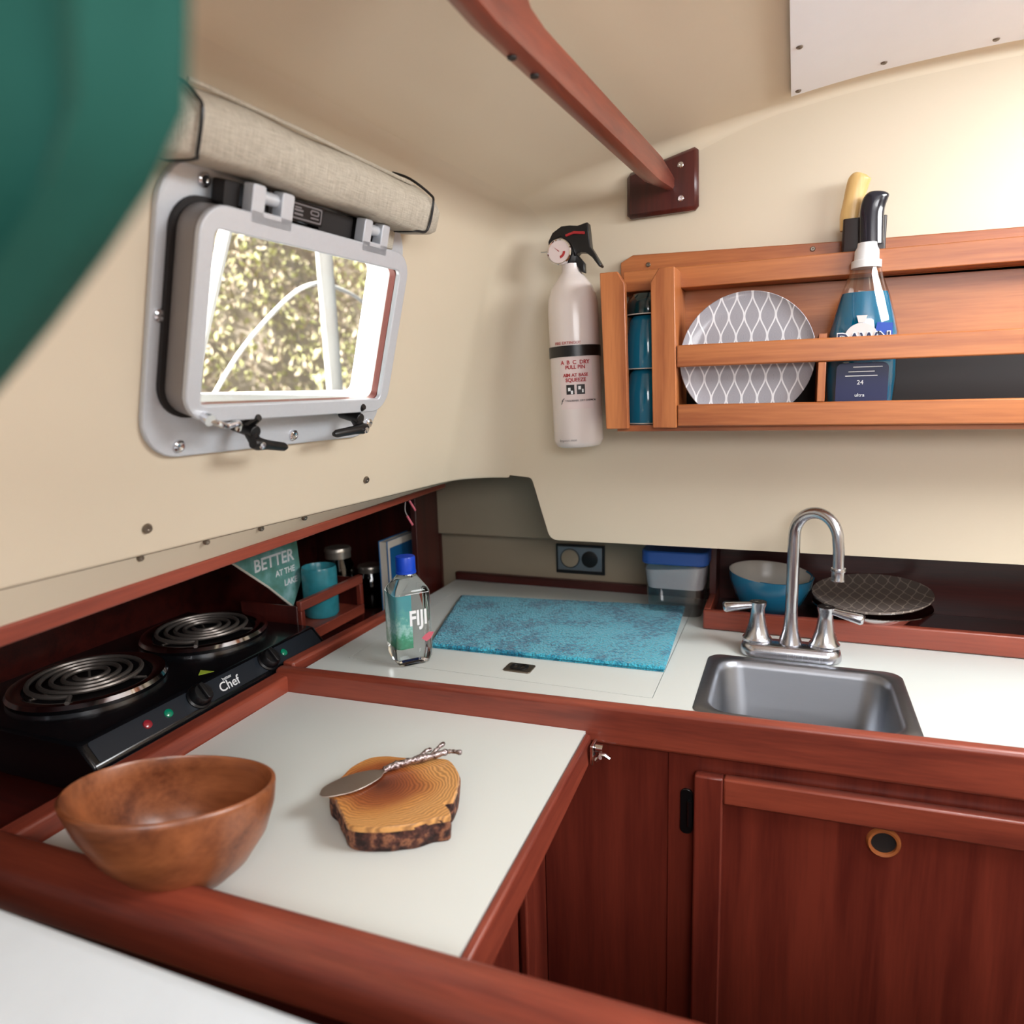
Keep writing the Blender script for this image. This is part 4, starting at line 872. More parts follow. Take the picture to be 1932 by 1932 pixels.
# water bottle
wb = thing('water_bottle', 'clear square water bottle with a blue cap standing left of the towel', 'bottle', (-0.583, 0.995, 0.0))
BX, BY = -0.590, 0.990
def sqring(bm, half, rr, z, rot=math.radians(50), seg=5):
    c, s = math.cos(rot), math.sin(rot)
    return [bm.verts.new((BX + p[0] * c - p[1] * s, BY + p[0] * s + p[1] * c, z)) for p in rrect(-half, half, -half, half, min(rr, half * 0.999), seg)]
def bottle_mesh(levels, name, mat, cap0=True, cap1=True):
    bm = BM(); V = [sqring(bm, h, r, z) for h, r, z in levels]
    for A, B in zip(V[:-1], V[1:]):
        for i in range(len(A)): bm.faces.new((A[i], A[(i + 1) % len(A)], B[(i + 1) % len(A)], B[i]))
    if cap0: bm.faces.new(V[0][::-1])
    if cap1: bm.faces.new(V[-1])
    return obj(name, bm, mat, wb, ang=40)
bottle_mesh([(0.022, 0.010, 0.0008), (0.0265, 0.010, 0.003), (0.0310, 0.010, 0.016), (0.0315, 0.010, 0.030), (0.0315, 0.010, 0.124), (0.0290, 0.012, 0.131), (0.0185, 0.0184, 0.148), (0.0150, 0.0149, 0.152), (0.0150, 0.0149, 0.154)], 'bottle_body', 'glass_water')
bm = BM(); lathe(bm, [(0.0, 0.1542), (0.0172, 0.1542), (0.0172, 0.1580), (0.0165, 0.1585), (0.0165, 0.180), (0.0155, 0.1825), (0.0, 0.1825)], T(BX, BY, 0), 40); obj('cap', bm, 'blueCap', wb)
# labels: a leaf label round the back half and the white lettering on the front
rot = math.radians(50)
bm = BM(); L = rrect(-0.0322, 0.0322, -0.0322, 0.0322, 0.0102, 5); L = L[10:18] + [(-0.005, -0.0322)]; ids = range(9)
c, s = math.cos(rot), math.sin(rot); rows = []
for z in (0.034, 0.06, 0.09, 0.112, 0.124): rows.append([Vector((BX + L[i][0] * c - L[i][1] * s, BY + L[i][0] * s + L[i][1] * c, z)) for i in ids])
grid(bm, rows); obj('leaf_label', bm, 'greenlabel', wb)
bm = BM(); FR = T(BX, BY, 0) @ RZ(rot) @ T(0.0055, -0.0327, 0.083) @ RX(PI / 2); text_bm(bm, 'FIJI', 0.026, FR @ Matrix.Diagonal((1, 1.35, 1, 1)), bold=0.0007); obj('lettering', bm, 'whiteink', wb); bm = BM(); box(bm, -0.02, 0.02, 0.042, 0.0428, 0, 0.0003, FR)
obj('lettering', bm, 'whiteink', wb)
bm = BM(); prism(bm, [(0.004, -0.035), (0.012, -0.042), (0.020, -0.038), (0.026, -0.028), (0.018, -0.026), (0.010, -0.030)], 0, 0.0003, FR); obj('flower_print', bm, 'pinkheat', wb)

# plastic tub under the bulkhead
tb = thing('storage_tub', 'clear plastic tub of white powder with a blue lid, in the corner under the bulkhead', 'container', (-0.21, 1.385, 0.0))
bm = BM(); tx, ty = -0.205, 1.395
V = []
for h, z in ((0.050, 0.0008), (0.0520, 0.004), (0.060, 0.105)): V.append([bm.verts.new((tx + p[0], ty + p[1], z)) for p in rrect(-h, h, -h * 0.85, h * 0.85, 0.018, 6)])
for A, B in zip(V[:-1], V[1:]):
    for i in range(len(A)): bm.faces.new((A[i], A[(i + 1) % len(A)], B[(i + 1) % len(A)], B[i]))
bm.faces.new(V[0][::-1]); obj('tub_body', bm, 'tub', tb, ang=50)
bm = BM(); V = []
for h, z in ((0.0535, 0.055), (0.0585, 0.096)): V.append([bm.verts.new((tx + p[0], ty + p[1], z + (p[0] * 0.08 if z > 0.06 else 0))) for p in rrect(-h, h, -h * 0.84, h * 0.84, 0.018, 6)])
for A, B in zip(V[:-1], V[1:]):
    for i in range(len(A)): bm.faces.new((A[i], A[(i + 1) % len(A)], B[(i + 1) % len(A)], B[i]))
bm.faces.new(V[0][::-1]); bm.faces.new(V[-1]); obj('powder', bm, 'salt', tb, ang=50)
bm = BM(); prism(bm, [(tx + p[0], ty + p[1]) for p in rrect(-0.064, 0.064, -0.056, 0.056, 0.02, 6)], 0.105, 0.132); obj('lid', bm, 'bluelid', tb, bev=0.003)
# outlet on the back wall
ou = thing('power_outlet', 'round-socket outlet plate on the back wall behind the towel', 'outlet', (-0.435, 1.495, 0.034))
bm = BM(); box(bm, -0.492, -0.379, 1.489, 1.4955, 0.034, 0.101); obj('cover_plate', bm, 'black', ou, bev=0.001)
bm = BM(); box(bm, -0.487, -0.384, 1.4865, 1.489, 0.042, 0.097); obj('face_plate', bm, 'steel', ou, bev=0.001)
MO = lambda x, z: T(x, 1.4865, z) @ RX(PI / 2)
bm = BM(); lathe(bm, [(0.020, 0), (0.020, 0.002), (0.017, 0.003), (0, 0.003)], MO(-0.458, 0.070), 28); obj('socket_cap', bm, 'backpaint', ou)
bm = BM(); lathe(bm, [(0.021, 0.0), (0.0225, 0.0), (0.0225, 0.0012), (0.021, 0.0012)], MO(-0.458, 0.070), 28); obj('socket_ring', bm, 'black', ou)
bm = BM(); lathe(bm, [(0.0185, 0), (0.0185, 0.003), (0.015, 0.004), (0, 0.004)], MO(-0.412, 0.070), 28); obj('socket', bm, 'black', ou)
# low wooden tray box at the back of the sink
tr = thing('dish_box', 'low mahogany fiddled box at the back of the counter behind the faucet', 'box', (0.3, 1.39, 0.0))
bm = BM(); box(bm, -0.143, 0.62, 1.290, 1.304, 0.0008, 0.037); fb = obj('front_board', bm, 'mah_x', tr, bev=0.003)
bm = BM(); box(bm, -0.143, -0.131, 1.3045, 1.478, 0.0008, 0.037); obj('side_board', bm, 'mah_y', tr, bev=0.002)
bm = BM(); box(bm, 0.608, 0.62, 1.3045, 1.478, 0.0008, 0.037); obj('side_board', bm, 'mah_y', tr, bev=0.002)
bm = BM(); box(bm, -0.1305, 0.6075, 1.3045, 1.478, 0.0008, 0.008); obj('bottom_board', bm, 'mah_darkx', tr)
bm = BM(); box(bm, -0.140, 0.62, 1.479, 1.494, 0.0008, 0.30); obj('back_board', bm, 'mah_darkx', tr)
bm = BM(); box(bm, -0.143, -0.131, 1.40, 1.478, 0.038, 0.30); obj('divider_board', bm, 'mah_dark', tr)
# blue bowl
bb = thing('blue_bowl', 'blue ceramic bowl with a pale inside, in the dish box left of the spout', 'bowl', (-0.035, 1.385, 0.0085))
bm = BM(); mw = T(-0.035, 1.385, 0.0085) @ RY(math.radians(4)) @ RX(math.radians(3)); lathe(bm, [(0, 0.004), (0.035, 0.004), (0.060, 0.034), (0.074, 0.070), (0.076, 0.086), (0.0735, 0.0865), (0.072, 0.084), (0.069, 0.068), (0.05, 0.026), (0.0, 0.014)], mw, 56, 1.0, 0.95)
o = obj('bowl_shell', bm, ['bluebowl', 'inner_white'], bb, ang=60)
for f in o.data.polygons:
    r = math.hypot(f.center.x, f.center.y)
    if f.normal.z > 0.02 and f.center.z > 0.012 and not (r > 0.0745): f.material_index = 1
# patterned plate lying in the box
p2 = thing('serving_plate', 'taupe patterned plate lying tilted in the dish box right of the faucet', 'plate', None, mw=T(0.142, 1.380, 0.058) @ RX(math.radians(5)) @ RY(math.radians(-3)))
bm = BM(); lathe(bm, [(0, 0.0), (0.070, 0.0), (0.095, 0.006), (0.099, 0.010), (0.0985, 0.012), (0.094, 0.010), (0.070, 0.004), (0, 0.004)], I4, 72); obj('plate_disc', bm, 'plate_dark', p2, ang=60)
p3 = thing('glass_dish', 'shallow clear glass dish under the taupe plate in the dish box', 'dish', (0.143, 1.39, 0.0085))
bm = BM(); lathe(bm, [(0, 0.0), (0.07, 0.0), (0.095, 0.030), (0.101, 0.038), (0.099, 0.039), (0.093, 0.032), (0.068, 0.004), (0, 0.004)], T(0.143, 1.385, 0.0085), 64); obj('dish_shell', bm, 'chrome', p3, ang=60)

# ------------------------------------------------------------------ ceiling things
# handrail
hr = thing('ceiling_handrail', 'long reddish teak grab rail under the cabin ceiling', 'handrail', (-0.235, 0.7, 0.745))
def hz(y): return 0.764 + 0.0 * y
def hxx(y): return -0.252 + 0.052 * max(0, min(1, (y - 0.6) / 0.64))
bm = BM(); rows = []
for i in range(61):
    y = -0.60 + 1.845 * i / 60; x = hxx(y); tpr = 1.0
    if y > 1.12: tpr = 1 - 0.55 * (y - 1.12) / 0.125
    h = 0.018 * tpr; wd = 0.0150 * tpr
    # standoff pads reaching the ceiling near y = 0.56 and -0.2
    pad = max(math.exp(-((y - 0.555) / 0.085) ** 4), math.exp(-((y + 0.30) / 0.085) ** 4))
    top = h * 0.9 + pad * 0.050
    zc = hz(y) + (0.006 if y > 1.12 else 0) * (y - 1.12) / 0.125
    rows.append([Vector((x - wd, y, zc + top)), Vector((x - wd, y, zc - h * 0.3)), Vector((x - wd * 0.75, y, zc - h * 0.8)), Vector((x - wd * 0.2, y, zc - h)), Vector((x + wd * 0.2, y, zc - h)), Vector((x + wd * 0.75, y, zc - h * 0.8)), Vector((x + wd, y, zc - h * 0.3)), Vector((x + wd, y, zc + top)), Vector((x - wd, y, zc + top))])
grid(bm, rows); bmesh.ops.remove_doubles(bm, verts=bm.verts, dist=1e-5)
bmesh.ops.holes_fill(bm, edges=[e for e in bm.edges if e.is_boundary]); obj('rail_bar', bm, 'rail_teak', hr, ang=40)
for y, dx in ((0.655, 0.002), (0.700, 0.004)):
    bm = BM(); lathe(bm, [(0, -0.001), (0.0042, -0.001), (0.0042, 0.0015), (0, 0.001)], T(hxx(y) + dx - 0.004, y, hz(y) - 0.0185) @ RX(PI), 16); obj('screw_hole', bm, 'flat_black', hr)
# mounting block on the bulkhead
MB_ = Matrix(((1, 0, 0, 0), (0, 0, -1, 1.2495), (0, 1, 0, 0), (0, 0, 0, 1)))
mb = thing('rail_mounting_block', 'dark mahogany block on the bulkhead where the ceiling rail ends', 'block', (-0.215, 1.245, 0.72))
bm = BM(); prism(bm, [(-0.272, 0.724), (-0.155, 0.727), (-0.157, 0.824), (-0.272, 0.795)], 0.0, 0.018, MB_); obj('block', bm, 'mah_dark', mb, bev=0.006, seg=1)
for x, z in ((-0.184, 0.797), (-0.183, 0.746)):
    bm = BM(); screwhead(bm, Vector((x, 1.2315, z)), Vector((0, -1, 0)), 0.005, 0.002); obj('screw', bm, 'chrome', mb)
bm = BM(); tube(bm, [(-0.2085, 1.2300, 0.792), (-0.2030, 1.2290, 0.768), (-0.2000, 1.2285, 0.760)], [0.0022, 0.003, 0.002], 8); obj('bracket_tip', bm, 'chrome', mb)
# white ceiling panel with dark screws
def cz(x):
    for a, b in zip(CP[:-1], CP[1:]):
        if a.x <= x <= b.x: return a.z + (b.z - a.z) * (x - a.x) / max(1e-9, b.x - a.x)
    return CP[-1].z
cp = thing('ceiling_panel', 'white screwed access panel on the ceiling at upper right', 'panel', (0.2, 0.7, 0.85))
bm = BM(); xs = [-0.0205 + 0.47 * i / 16 for i in range(17)]
rows = []
for y in (-0.1, 1.207): rows += [[Vector((x, y, cz(x) - 0.0075)) for x in xs], ]
top = [[Vector((x, y, cz(x) - 0.001)) for x in xs] for y in (-0.1, 1.207)]
grid(bm, [rows[0], rows[1], top[1], top[0], rows[0]]); bmesh.ops.remove_doubles(bm, verts=bm.verts, dist=1e-5); obj('panel_sheet', bm, 'whitepanel', cp)
for x, y in ((-0.010, 1.046), (-0.011, 1.192), (0.098, 1.180), (0.230, 1.188), (-0.009, 0.90), (-0.009, 0.75), (0.36, 1.188)):
    bm = BM(); screwhead(bm, Vector((x, y, cz(x) - 0.0075)), Vector((0, 0, -1)), 0.0042, 0.002); obj('screw', bm, 'screw', cp)

# ------------------------------------------------------------------ bulkhead things
fe = thing('fire_extinguisher', 'white fire extinguisher strapped to the bulkhead beside the plate rack', 'fire extinguisher', None, mw=T(-0.3475, 1.192, 0.347) @ RY(math.radians(-1.9)))
R_ = 0.0425
bm = BM(); lathe(bm, [(0, 0.003), (0.030, 0.0), (0.038, 0.003), (R_, 0.012), (R_, 0.235), (R_ * 0.97, 0.250), (R_ * 0.80, 0.270), (R_ * 0.52, 0.286), (0.0165, 0.293), (0.0155, 0.298), (0.0155, 0.306), (0, 0.306)], I4, 56); cy_ = obj('cylinder', bm, 'offwhite', fe, ang=50)
bm = BM(); lathe(bm, [(R_ + 0.0004, 0.153), (R_ + 0.0016, 0.153), (R_ + 0.0016, 0.171), (R_ + 0.0004, 0.171), (R_ + 0.0004, 0.153)], I4, 56); st = obj('strap', bm, 'black', fe)
bm = BM(); box(bm, -0.02, 0.02, R_ + 0.001, 0.0565, 0.02, 0.25); obj('wall_bracket', bm, 'black', fe, bev=0.001)
# label faces the camera: wrap around the front (local -y, turned towards the lens)
LR = RZ(math.radians(14))
def LW(z, extra=0.0): return LR @ T(0, -(R_ + 0.0006), z) @ RX(PI / 2)
def curved_patch(bm, a0, a1, z0, z1, rad, seg=14):
    rows = []
    for z in (z0, z1): rows.append([LR @ Vector((rad * math.sin(a), -rad * math.cos(a), z)) for a in [a0 + (a1 - a0) * k / seg for k in range(seg + 1)]])
    grid(bm, rows)
bm = BM(); curved_patch(bm, -0.62, 0.72, 0.066, 0.152, R_ + 0.0003); obj('label', bm, 'labelpink', fe)
bm = BM()
text_bm(bm, 'FIRE EXTINGUISHER', 0.0065, LW(0.175) @ T(-0.004, 0, 0.0004), wrapR=R_); obj('heading_print', bm, 'red', fe); bm = BM()
for z, t, sz in ((0.143, 'A  B  C  DRY', 0.0090), (0.135, 'PULL PIN', 0.0085), (0.122, 'AIM AT BASE', 0.0075), (0.114, 'SQUEEZE', 0.0085)): text_bm(bm, t, sz, LW(z) @ T(0.001, 0, 0.0004), wrapR=R_, bold=0.0002)
obj('red_lettering', bm, 'red', fe)
bm = BM()
for a in (-0.20, 0.21):
    curved_patch(bm, a - 0.16, a + 0.16, 0.0905, 0.1065, R_ + 0.0008, 5)
text_bm(bm, 'FIRE EXTINGUISHER  DRY CHEMICAL', 0.0042, LW(0.080) @ T(0.002, 0, 0.0004), wrapR=R_); text_bm(bm, 'f', 0.014, LW(0.079) @ T(-0.024, 0, 0.0004), wrapR=R_, shear=0.3)
obj('pictograms', bm, 'ink', fe)
bm = BM()
for a, z, w_ in ((-0.24, 0.099, 0.05), (-0.14, 0.094, 0.04), (0.16, 0.101, 0.05), (0.28, 0.096, 0.03)): curved_patch(bm, a - w_, a + w_, z - 0.0028, z + 0.0028, R_ + 0.0012, 3)
obj('pictogram_figures', bm, 'whiteink', fe)
bm = BM(); text_bm(bm, 'Inspect monthly', 0.006, LW(0.014) @ T(-0.012, 0, 0.0004), wrapR=R_, shear=0.2); obj('base_print', bm, 'greyink', fe)
bm = BM(); lathe(bm, [(0.013, 0.306), (0.015, 0.310), (0.015, 0.330), (0.010, 0.335), (0, 0.335)], I4, 28); vh = obj('valve_head', bm, 'black', fe)
GM = T(-0.012, -0.016, 0.324) @ RX(PI / 2)
bm = BM(); lathe(bm, [(0.0205, 0.0), (0.0210, 0.010), (0.0195, 0.012), (0.0180, 0.011)], GM, 40); gg = obj('gauge_rim', bm, 'chrome', fe)
bm = BM(); lathe(bm, [(0.0182, 0.0105), (0, 0.0105)], GM, 36); obj('gauge_face', bm, 'labelpink', gg)
bm = BM(); prism(bm, [(0, 0), (0.001, 0.001), (-0.008, 0.008)], 0.0107, 0.0110, GM); curved = [(0.011 * math.cos(a), 0.011 * math.sin(a)) for a in [(-1.4 + 0.2 * k) for k in range(8)]] + [(0.007 * math.cos(a), 0.007 * math.sin(a)) for a in [(-1.4 + 0.2 * k) for k in range(8)]][::-1]
prism(bm, curved, 0.0107, 0.0110, GM); obj('gauge_dial', bm, 'red', gg)
# head shroud: curved handle and lever seen from the front
HM = T(0, -0.004, 0) @ RX(PI / 2)
bm = BM(); prism(bm, [(-0.033, 0.328), (-0.034, 0.345), (-0.026, 0.358), (-0.010, 0.3665), (0.004, 0.366), (0.018, 0.3635), (0.035, 0.367), (0.0365, 0.350), (0.038, 0.328), (0.044, 0.318), (0.056, 0.296), (0.052, 0.294), (0.040, 0.311), (0.030, 0.320), (0.018, 0.322), (0.012, 0.316), (0.004, 0.336), (-0.012, 0.350), (-0.024, 0.346), (-0.030, 0.338)], -0.010, 0.010, HM); obj('carry_handle', bm, 'black', fe, bev=0.0025)
bm = BM(); prism(bm, [(0.002, 0.322), (0.012, 0.322), (0.026, 0.304), (0.026, 0.288), (0.018, 0.292), (0.010, 0.306)], -0.006, 0.006, HM); obj('discharge_lever', bm, 'black', fe, bev=0.002)
bm = BM(); tube(bm, [(-0.002, -0.016, 0.350), (0.012, -0.0165, 0.353), (0.030, -0.0165, 0.350)], 0.0022, 8); obj('safety_tag', bm, 'red', fe)
bm = BM(); tube(bm, [(-0.030, -0.006, 0.330), (-0.050, -0.006, 0.331)], 0.0009, 6); obj('safety_pin', bm, 'chrome', fe)

# wall rack
rk = thing('plate_rack', 'honey coloured wooden plate rack fixed to the bulkhead', 'rack', (0.1, 1.2, 0.376))
XR = 0.62
bm = BM(); prism(bm, [(-0.283, 0.600), (XR, 0.592), (XR, 0.648), (0.06, 0.6565), (-0.262, 0.666), (-0.283, 0.655)], 0.0005, 0.0145, MB_); obj('mounting_cleat', bm, 'oak_x', rk, bev=0.0015)
for x, z in ((-0.236, 0.648), (0.018, 0.649), (0.30, 0.646)):
    bm = BM(); screwhead(bm, Vector((x, 1.2350, z)), Vector((0, -1, 0)), 0.0040, 0.002); obj('screw', bm, 'screw', rk)
bm = BM(); box(bm, -0.268, XR, 1.190, 1.2345, 0.6005, 0.6335); obj('top_shelf', bm, 'oak_x', rk, bev=0.0015)
bm = BM(); box(bm, -0.268, XR, 1.2350, 1.2445, 0.500, 0.600); obj('back_board', bm, 'oak_x', rk)
bm = BM(); box(bm, -0.268, XR, 1.2350, 1.2445, 0.378, 0.4995); obj('shade_back_board', bm, 'flat_black', rk)  # near-black colour paints in the darkness behind the lower rails
bm = BM(); box(bm, -0.266, XR, 1.1355, 1.2345, 0.3765, 0.3860); obj('floor_board', bm, 'oak_x', rk)
XZ = Matrix(((1, 0, 0, 0), (0, 0, -1, 1.135), (0, 1, 0, 0), (0, 0, 0, 1)))
bm = BM(); prism(bm, [(-0.281, 0.381), (-0.245, 0.3815), (-0.2505, 0.605), (-0.262, 0.624), (-0.290, 0.624)], 0, 0.015, XZ); obj('stile', bm, 'oak_z', rk, bev=0.0015)
bm = BM(); hexa(bm, [(-0.281, 1.1353, 0.381), (-0.271, 1.1353, 0.381), (-0.271, 1.2345, 0.381), (-0.281, 1.2345, 0.381)], [(-0.290, 1.1353, 0.624), (-0.279, 1.1353, 0.624), (-0.279, 1.2345, 0.624), (-0.290, 1.2345, 0.624)]); obj('side_board', bm, 'oak_z', rk)
bm = BM(); prism(bm, [(-0.206, 0.3825), (-0.1685, 0.3825), (-0.1745, 0.624), (-0.198, 0.624), (-0.2105, 0.604)], 0, 0.015, XZ); obj('stile', bm, 'oak_z', rk, bev=0.0015)
bm = BM(); hexa(bm, [(-0.180, 1.1353, 0.3865), (-0.1690, 1.1353, 0.3865), (-0.1690, 1.2345, 0.3865), (-0.180, 1.2345, 0.3865)], [(-0.186, 1.1353, 0.600), (-0.1745, 1.1353, 0.600), (-0.1745, 1.2345, 0.600), (-0.186, 1.2345, 0.600)]); obj('divider', bm, 'oak_z', rk)
bm = BM(); hexa(bm, [(-0.186, 1.1353, 0.600), (-0.1745, 1.1353, 0.600), (-0.1745, 1.1895, 0.600), (-0.186, 1.1895, 0.600)], [(-0.186, 1.1353, 0.624), (-0.1745, 1.1353, 0.624), (-0.1745, 1.1895, 0.624), (-0.186, 1.1895, 0.624)]); obj('divider_top', bm, 'oak_z', rk)
bm = BM(); box(bm, -0.1700, XR, 1.1202, 1.135, 0.4750, 0.5080); obj('middle_rail', bm, 'oak_x', rk, bev=0.002)
bm = BM(); box(bm, -0.1680, XR, 1.1202, 1.135, 0.3845, 0.4180); obj('bottom_rail', bm, 'oak_x', rk, bev=0.002)
bm = BM(); box(bm, 0.0300, 0.0405, 1.1353, 1.2345, 0.3865, 0.5150); obj('divider', bm, 'oak_z', rk)
bm = BM(); box(bm, 0.0300, 0.0405, 1.1210, 1.1352, 0.4185, 0.4745); obj('rail_post', bm, 'oak_z', rk, bev=0.0008)
# blue mugs in the narrow slot, upside down
def mug(z, h, lab, m='bluecup'):
    g = thing('blue_cup', lab, 'cup', (-0.229, 1.185, z), 'cups stacked in the narrow slot of the rack')
    bm = BM(); lathe(bm, [(0.0, h), (0.024, h), (0.029, h - 0.006), (0.0345, h * 0.55), (0.0355, 0.004), (0.0345, 0.0), (0.0325, 0.0), (0.0325, 0.004), (0.0315, h * 0.5), (0.026, h - 0.01), (0, h - 0.008)], T(-0.228, 1.190, z), 40); obj('cup_body', bm, m, g, ang=50)
    bm = BM(); lathe(bm, [(0.0355, 0.0), (0.0360, 0.0006), (0.0355, 0.0018), (0.034, 0.0018)], T(-0.228, 1.190, z), 40); obj('cup_rim', bm, 'inner_white', g)
    return g
g = mug(0.3868, 0.088, 'blue cup at the bottom of the stack in the narrow slot of the rack')
g = mug(0.4752, 0.085, 'blue cup in the middle of the stack in the narrow slot of the rack')
mug(0.5610, 0.034, 'dark teal cup on top of the stack in the narrow slot of the rack', 'darkteal')
# patterned plate standing behind the rails
pm = T(-0.071, 1.158, 0.4865) @ RX(math.radians(90 - 7))
pt = thing('patterned_plate', 'round grey plate with a white ogee pattern standing in the rack', 'plate', None, mw=pm)
bm = BM(); lathe(bm, [(0, 0.0), (0.070, 0.0), (0.090, 0.003), (0.0975, 0.008), (0.0985, 0.009), (0.0975, 0.0100), (0.092, 0.0055), (0.072, 0.0030), (0, 0.0030)], I4, 80); obj('plate_disc', bm, 'plate', pt, ang=60)
# dish soap
ds = thing('dish_soap_bottle', 'blue dish soap bottle with a white cap standing in the rack', 'bottle', (0.088, 1.178, 0.3862))
def oval(bm, cx, cy, levels, seg=40):
    V = [[bm.verts.new((cx + a * math.cos(2 * PI * k / seg), cy + b * math.sin(2 * PI * k / seg), z)) for k in range(seg)] for a, b, z in levels]
    for A, B in zip(V[:-1], V[1:]):
        for i in range(seg): bm.faces.new((A[i], A[(i + 1) % seg], B[(i + 1) % seg], B[i]))
    bm.faces.new(V[0][::-1]); bm.faces.new(V[-1])
cx, cy = 0.0895, 1.178
bm = BM(); oval(bm, cx, cy, [(0.038, 0.022, 0.3868), (0.0435, 0.026, 0.392), (0.0475, 0.028, 0.45), (0.0465, 0.0275, 0.49), (0.0465, 0.0275, 0.515), (0.0405, 0.026, 0.540), (0.0335, 0.023, 0.566), (0.0262, 0.0205, 0.586), (0.0215, 0.019, 0.600), (0.0195, 0.018, 0.606)]); obj('bottle_body', bm, 'clearpet', ds, ang=60)
bm = BM(); oval(bm, cx, cy, [(0.036, 0.020, 0.3885), (0.0420, 0.0245, 0.393), (0.0460, 0.0265, 0.45), (0.0450, 0.026, 0.49), (0.0450, 0.026, 0.515), (0.0390, 0.0245, 0.540), (0.0320, 0.0215, 0.566), (0.0300, 0.0208, 0.572)]); obj('liquid', bm, 'bluesoap', ds, ang=60)
bm = BM(); lathe(bm, [(0, 0.6062), (0.0200, 0.6062), (0.0200, 0.616), (0.0165, 0.6175), (0.0160, 0.630), (0.0130, 0.636), (0.0125, 0.641), (0, 0.641)], T(cx, cy, 0), 36); obj('cap', bm, 'white', ds)
DM = lambda x, z, y=1.1495: T(x, y, z) @ RX(PI / 2)
bm = BM(); prism(bm, [(0.022 * math.cos(a), 0.022 * math.sin(a)) for a in [PI * k / 16 for k in range(17)]], 0, 0.0004, DM(cx - 0.004, 0.506)); prism(bm, [(-0.004, 0), (0.004, 0), (0.007, 0.010), (-0.007, 0.010)], 0, 0.0004, DM(cx - 0.004, 0.5285, 1.151)); obj('label_burst', bm, 'labelpink', ds)
bm = BM(); prism(bm, [(0.0, 0), (0.024, 0), (0.024, 0.02), (0.004, 0.022)], 0, 0.0004, DM(cx + 0.012, 0.506, 1.1505)); obj('label_blue', bm, 'blueprint', ds)
bm = BM(); text_bm(bm, 'DAWN', 0.0215, DM(cx - 0.001, 0.5055, 1.1488), bold=0.0016); obj('logo_outline', bm, 'whiteink', ds)
bm = BM(); text_bm(bm, 'DAWN', 0.0215, DM(cx - 0.001, 0.5055, 1.1482), bold=0.0003); obj('logo_print', bm, 'darkblueprint', ds)
bm = BM(); prism(bm, rrect(-0.034, 0.034, -0.034, 0.034, 0.008, 4), 0, 0.0004, DM(cx, 0.438, 1.1492)); obj('lower_label', bm, 'darkblueprint', ds)
bm = BM()
for i, (a, b, z) in enumerate(((-0.012, 0.026, 0.4655), (-0.018, 0.016, 0.459), (-0.022, 0.020, 0.453))): box(bm, a, b, 0, 0.0012, 0, 0.0004, DM(cx, z, 1.1486))
text_bm(bm, '24', 0.009, DM(cx - 0.002, 0.444, 1.1487)); text_bm(bm, 'ultra', 0.007, DM(cx - 0.002, 0.426, 1.1487)); obj('label_text', bm, 'whiteink', ds)
# knives in a dark holder on top of the rack
kb = thing('knife_holder', 'dark brown knife holder on top of the plate rack', 'knife holder', (0.087, 1.215, 0.634))
bm = BM(); ringprism(bm, rrect(0.058, 0.116, 1.2075, 1.234, 0.003, 3), rrect(0.062, 0.112, 1.211, 1.231, 0.002, 3), 0.634, 0.683); obj('holder_body', bm, 'holder', kb, bev=0.001)
bm = BM(); box(bm, 0.0622, 0.1118, 1.2112, 1.2308, 0.6342, 0.638); obj('holder_base', bm, 'mah_dark', kb)
kt = thing('paring_knife', 'knife with a pale tan wooden handle in the knife holder', 'knife', (0.073, 1.215, 0.64))
bm = BM(); tube(bm, smoothpts([(0.0710, 1.221, 0.668), (0.0715, 1.221, 0.690), (0.0735, 1.220, 0.714), (0.0770, 1.218, 0.7385), (0.0805, 1.217, 0.7450)], 5), [0.0085, 0.0087, 0.009, 0.0092, 0.0095, 0.0095, 0.0094, 0.0092, 0.009, 0.009, 0.009, 0.0092, 0.0094, 0.0096, 0.0098, 0.0098, 0.0096, 0.009, 0.0078, 0.006, 0.003], 16); scale_x(bm, 0.076, 1.6); obj('handle', bm, 'woodtan', kt, ang=70)
bm = BM(); box(bm, 0.0695, 0.0725, 1.2205, 1.2215, 0.6385, 0.670); obj('blade', bm, 'bladesteel', kt)
kk = thing('black_handled_knife', 'knife with a glossy navy black handle leaning against the knife holder', 'knife', (0.1, 1.215, 0.64))
bm = BM(); tube(bm, smoothpts([(0.0970, 1.1985, 0.6420), (0.0965, 1.1985, 0.668), (0.0965, 1.1985, 0.690), (0.0985, 1.1985, 0.706), (0.1015, 1.1985, 0.7140)], 5), [0.0083] * 11 + [0.0084, 0.0085, 0.0086, 0.0086, 0.0085, 0.0084, 0.008, 0.0072, 0.0055, 0.003], 18); scale_x(bm, 0.098, 1.95); obj('handle', bm, 'navy', kk, ang=70)
bm = BM(); box(bm, 0.0945, 0.0985, 1.198, 1.199, 0.6340, 0.643); obj('blade', bm, 'bladesteel', kk)

# ------------------------------------------------------------------ teal curtain close at the upper left
bm = BM(); rows = []
for j in range(25):
    t = j / 24; z = 0.80 - 0.36 * t
    xr = -0.098 - 0.050 * t ** 1.2 - 0.20 * max(0, t - 0.80) ** 1.2 * 3
    rows.append([Vector((xr - (xr + 0.42) * (i / 30) * -0.0 - (0.30 * (1 - 0.35 * t)) * (i / 30), 0.130 + 0.010 * math.sin(i * 1.3 + t * 2) + 0.03 * (i / 30), z)) for i in range(31)])
grid(bm, rows)
cur = tag(obj('curtain', bm, 'teal_curtain'), 'dark teal cloth curtain hanging out of focus at the upper left', 'curtain')
sm = cur.modifiers.new('solid', 'SOLIDIFY'); sm.thickness = 0.003
bm = BM(); cyl(bm, (-0.10, 0.145, 0.803), (-0.50, 0.160, 0.803), 0.004); obj('curtain_rod', bm, 'nickel', cur)

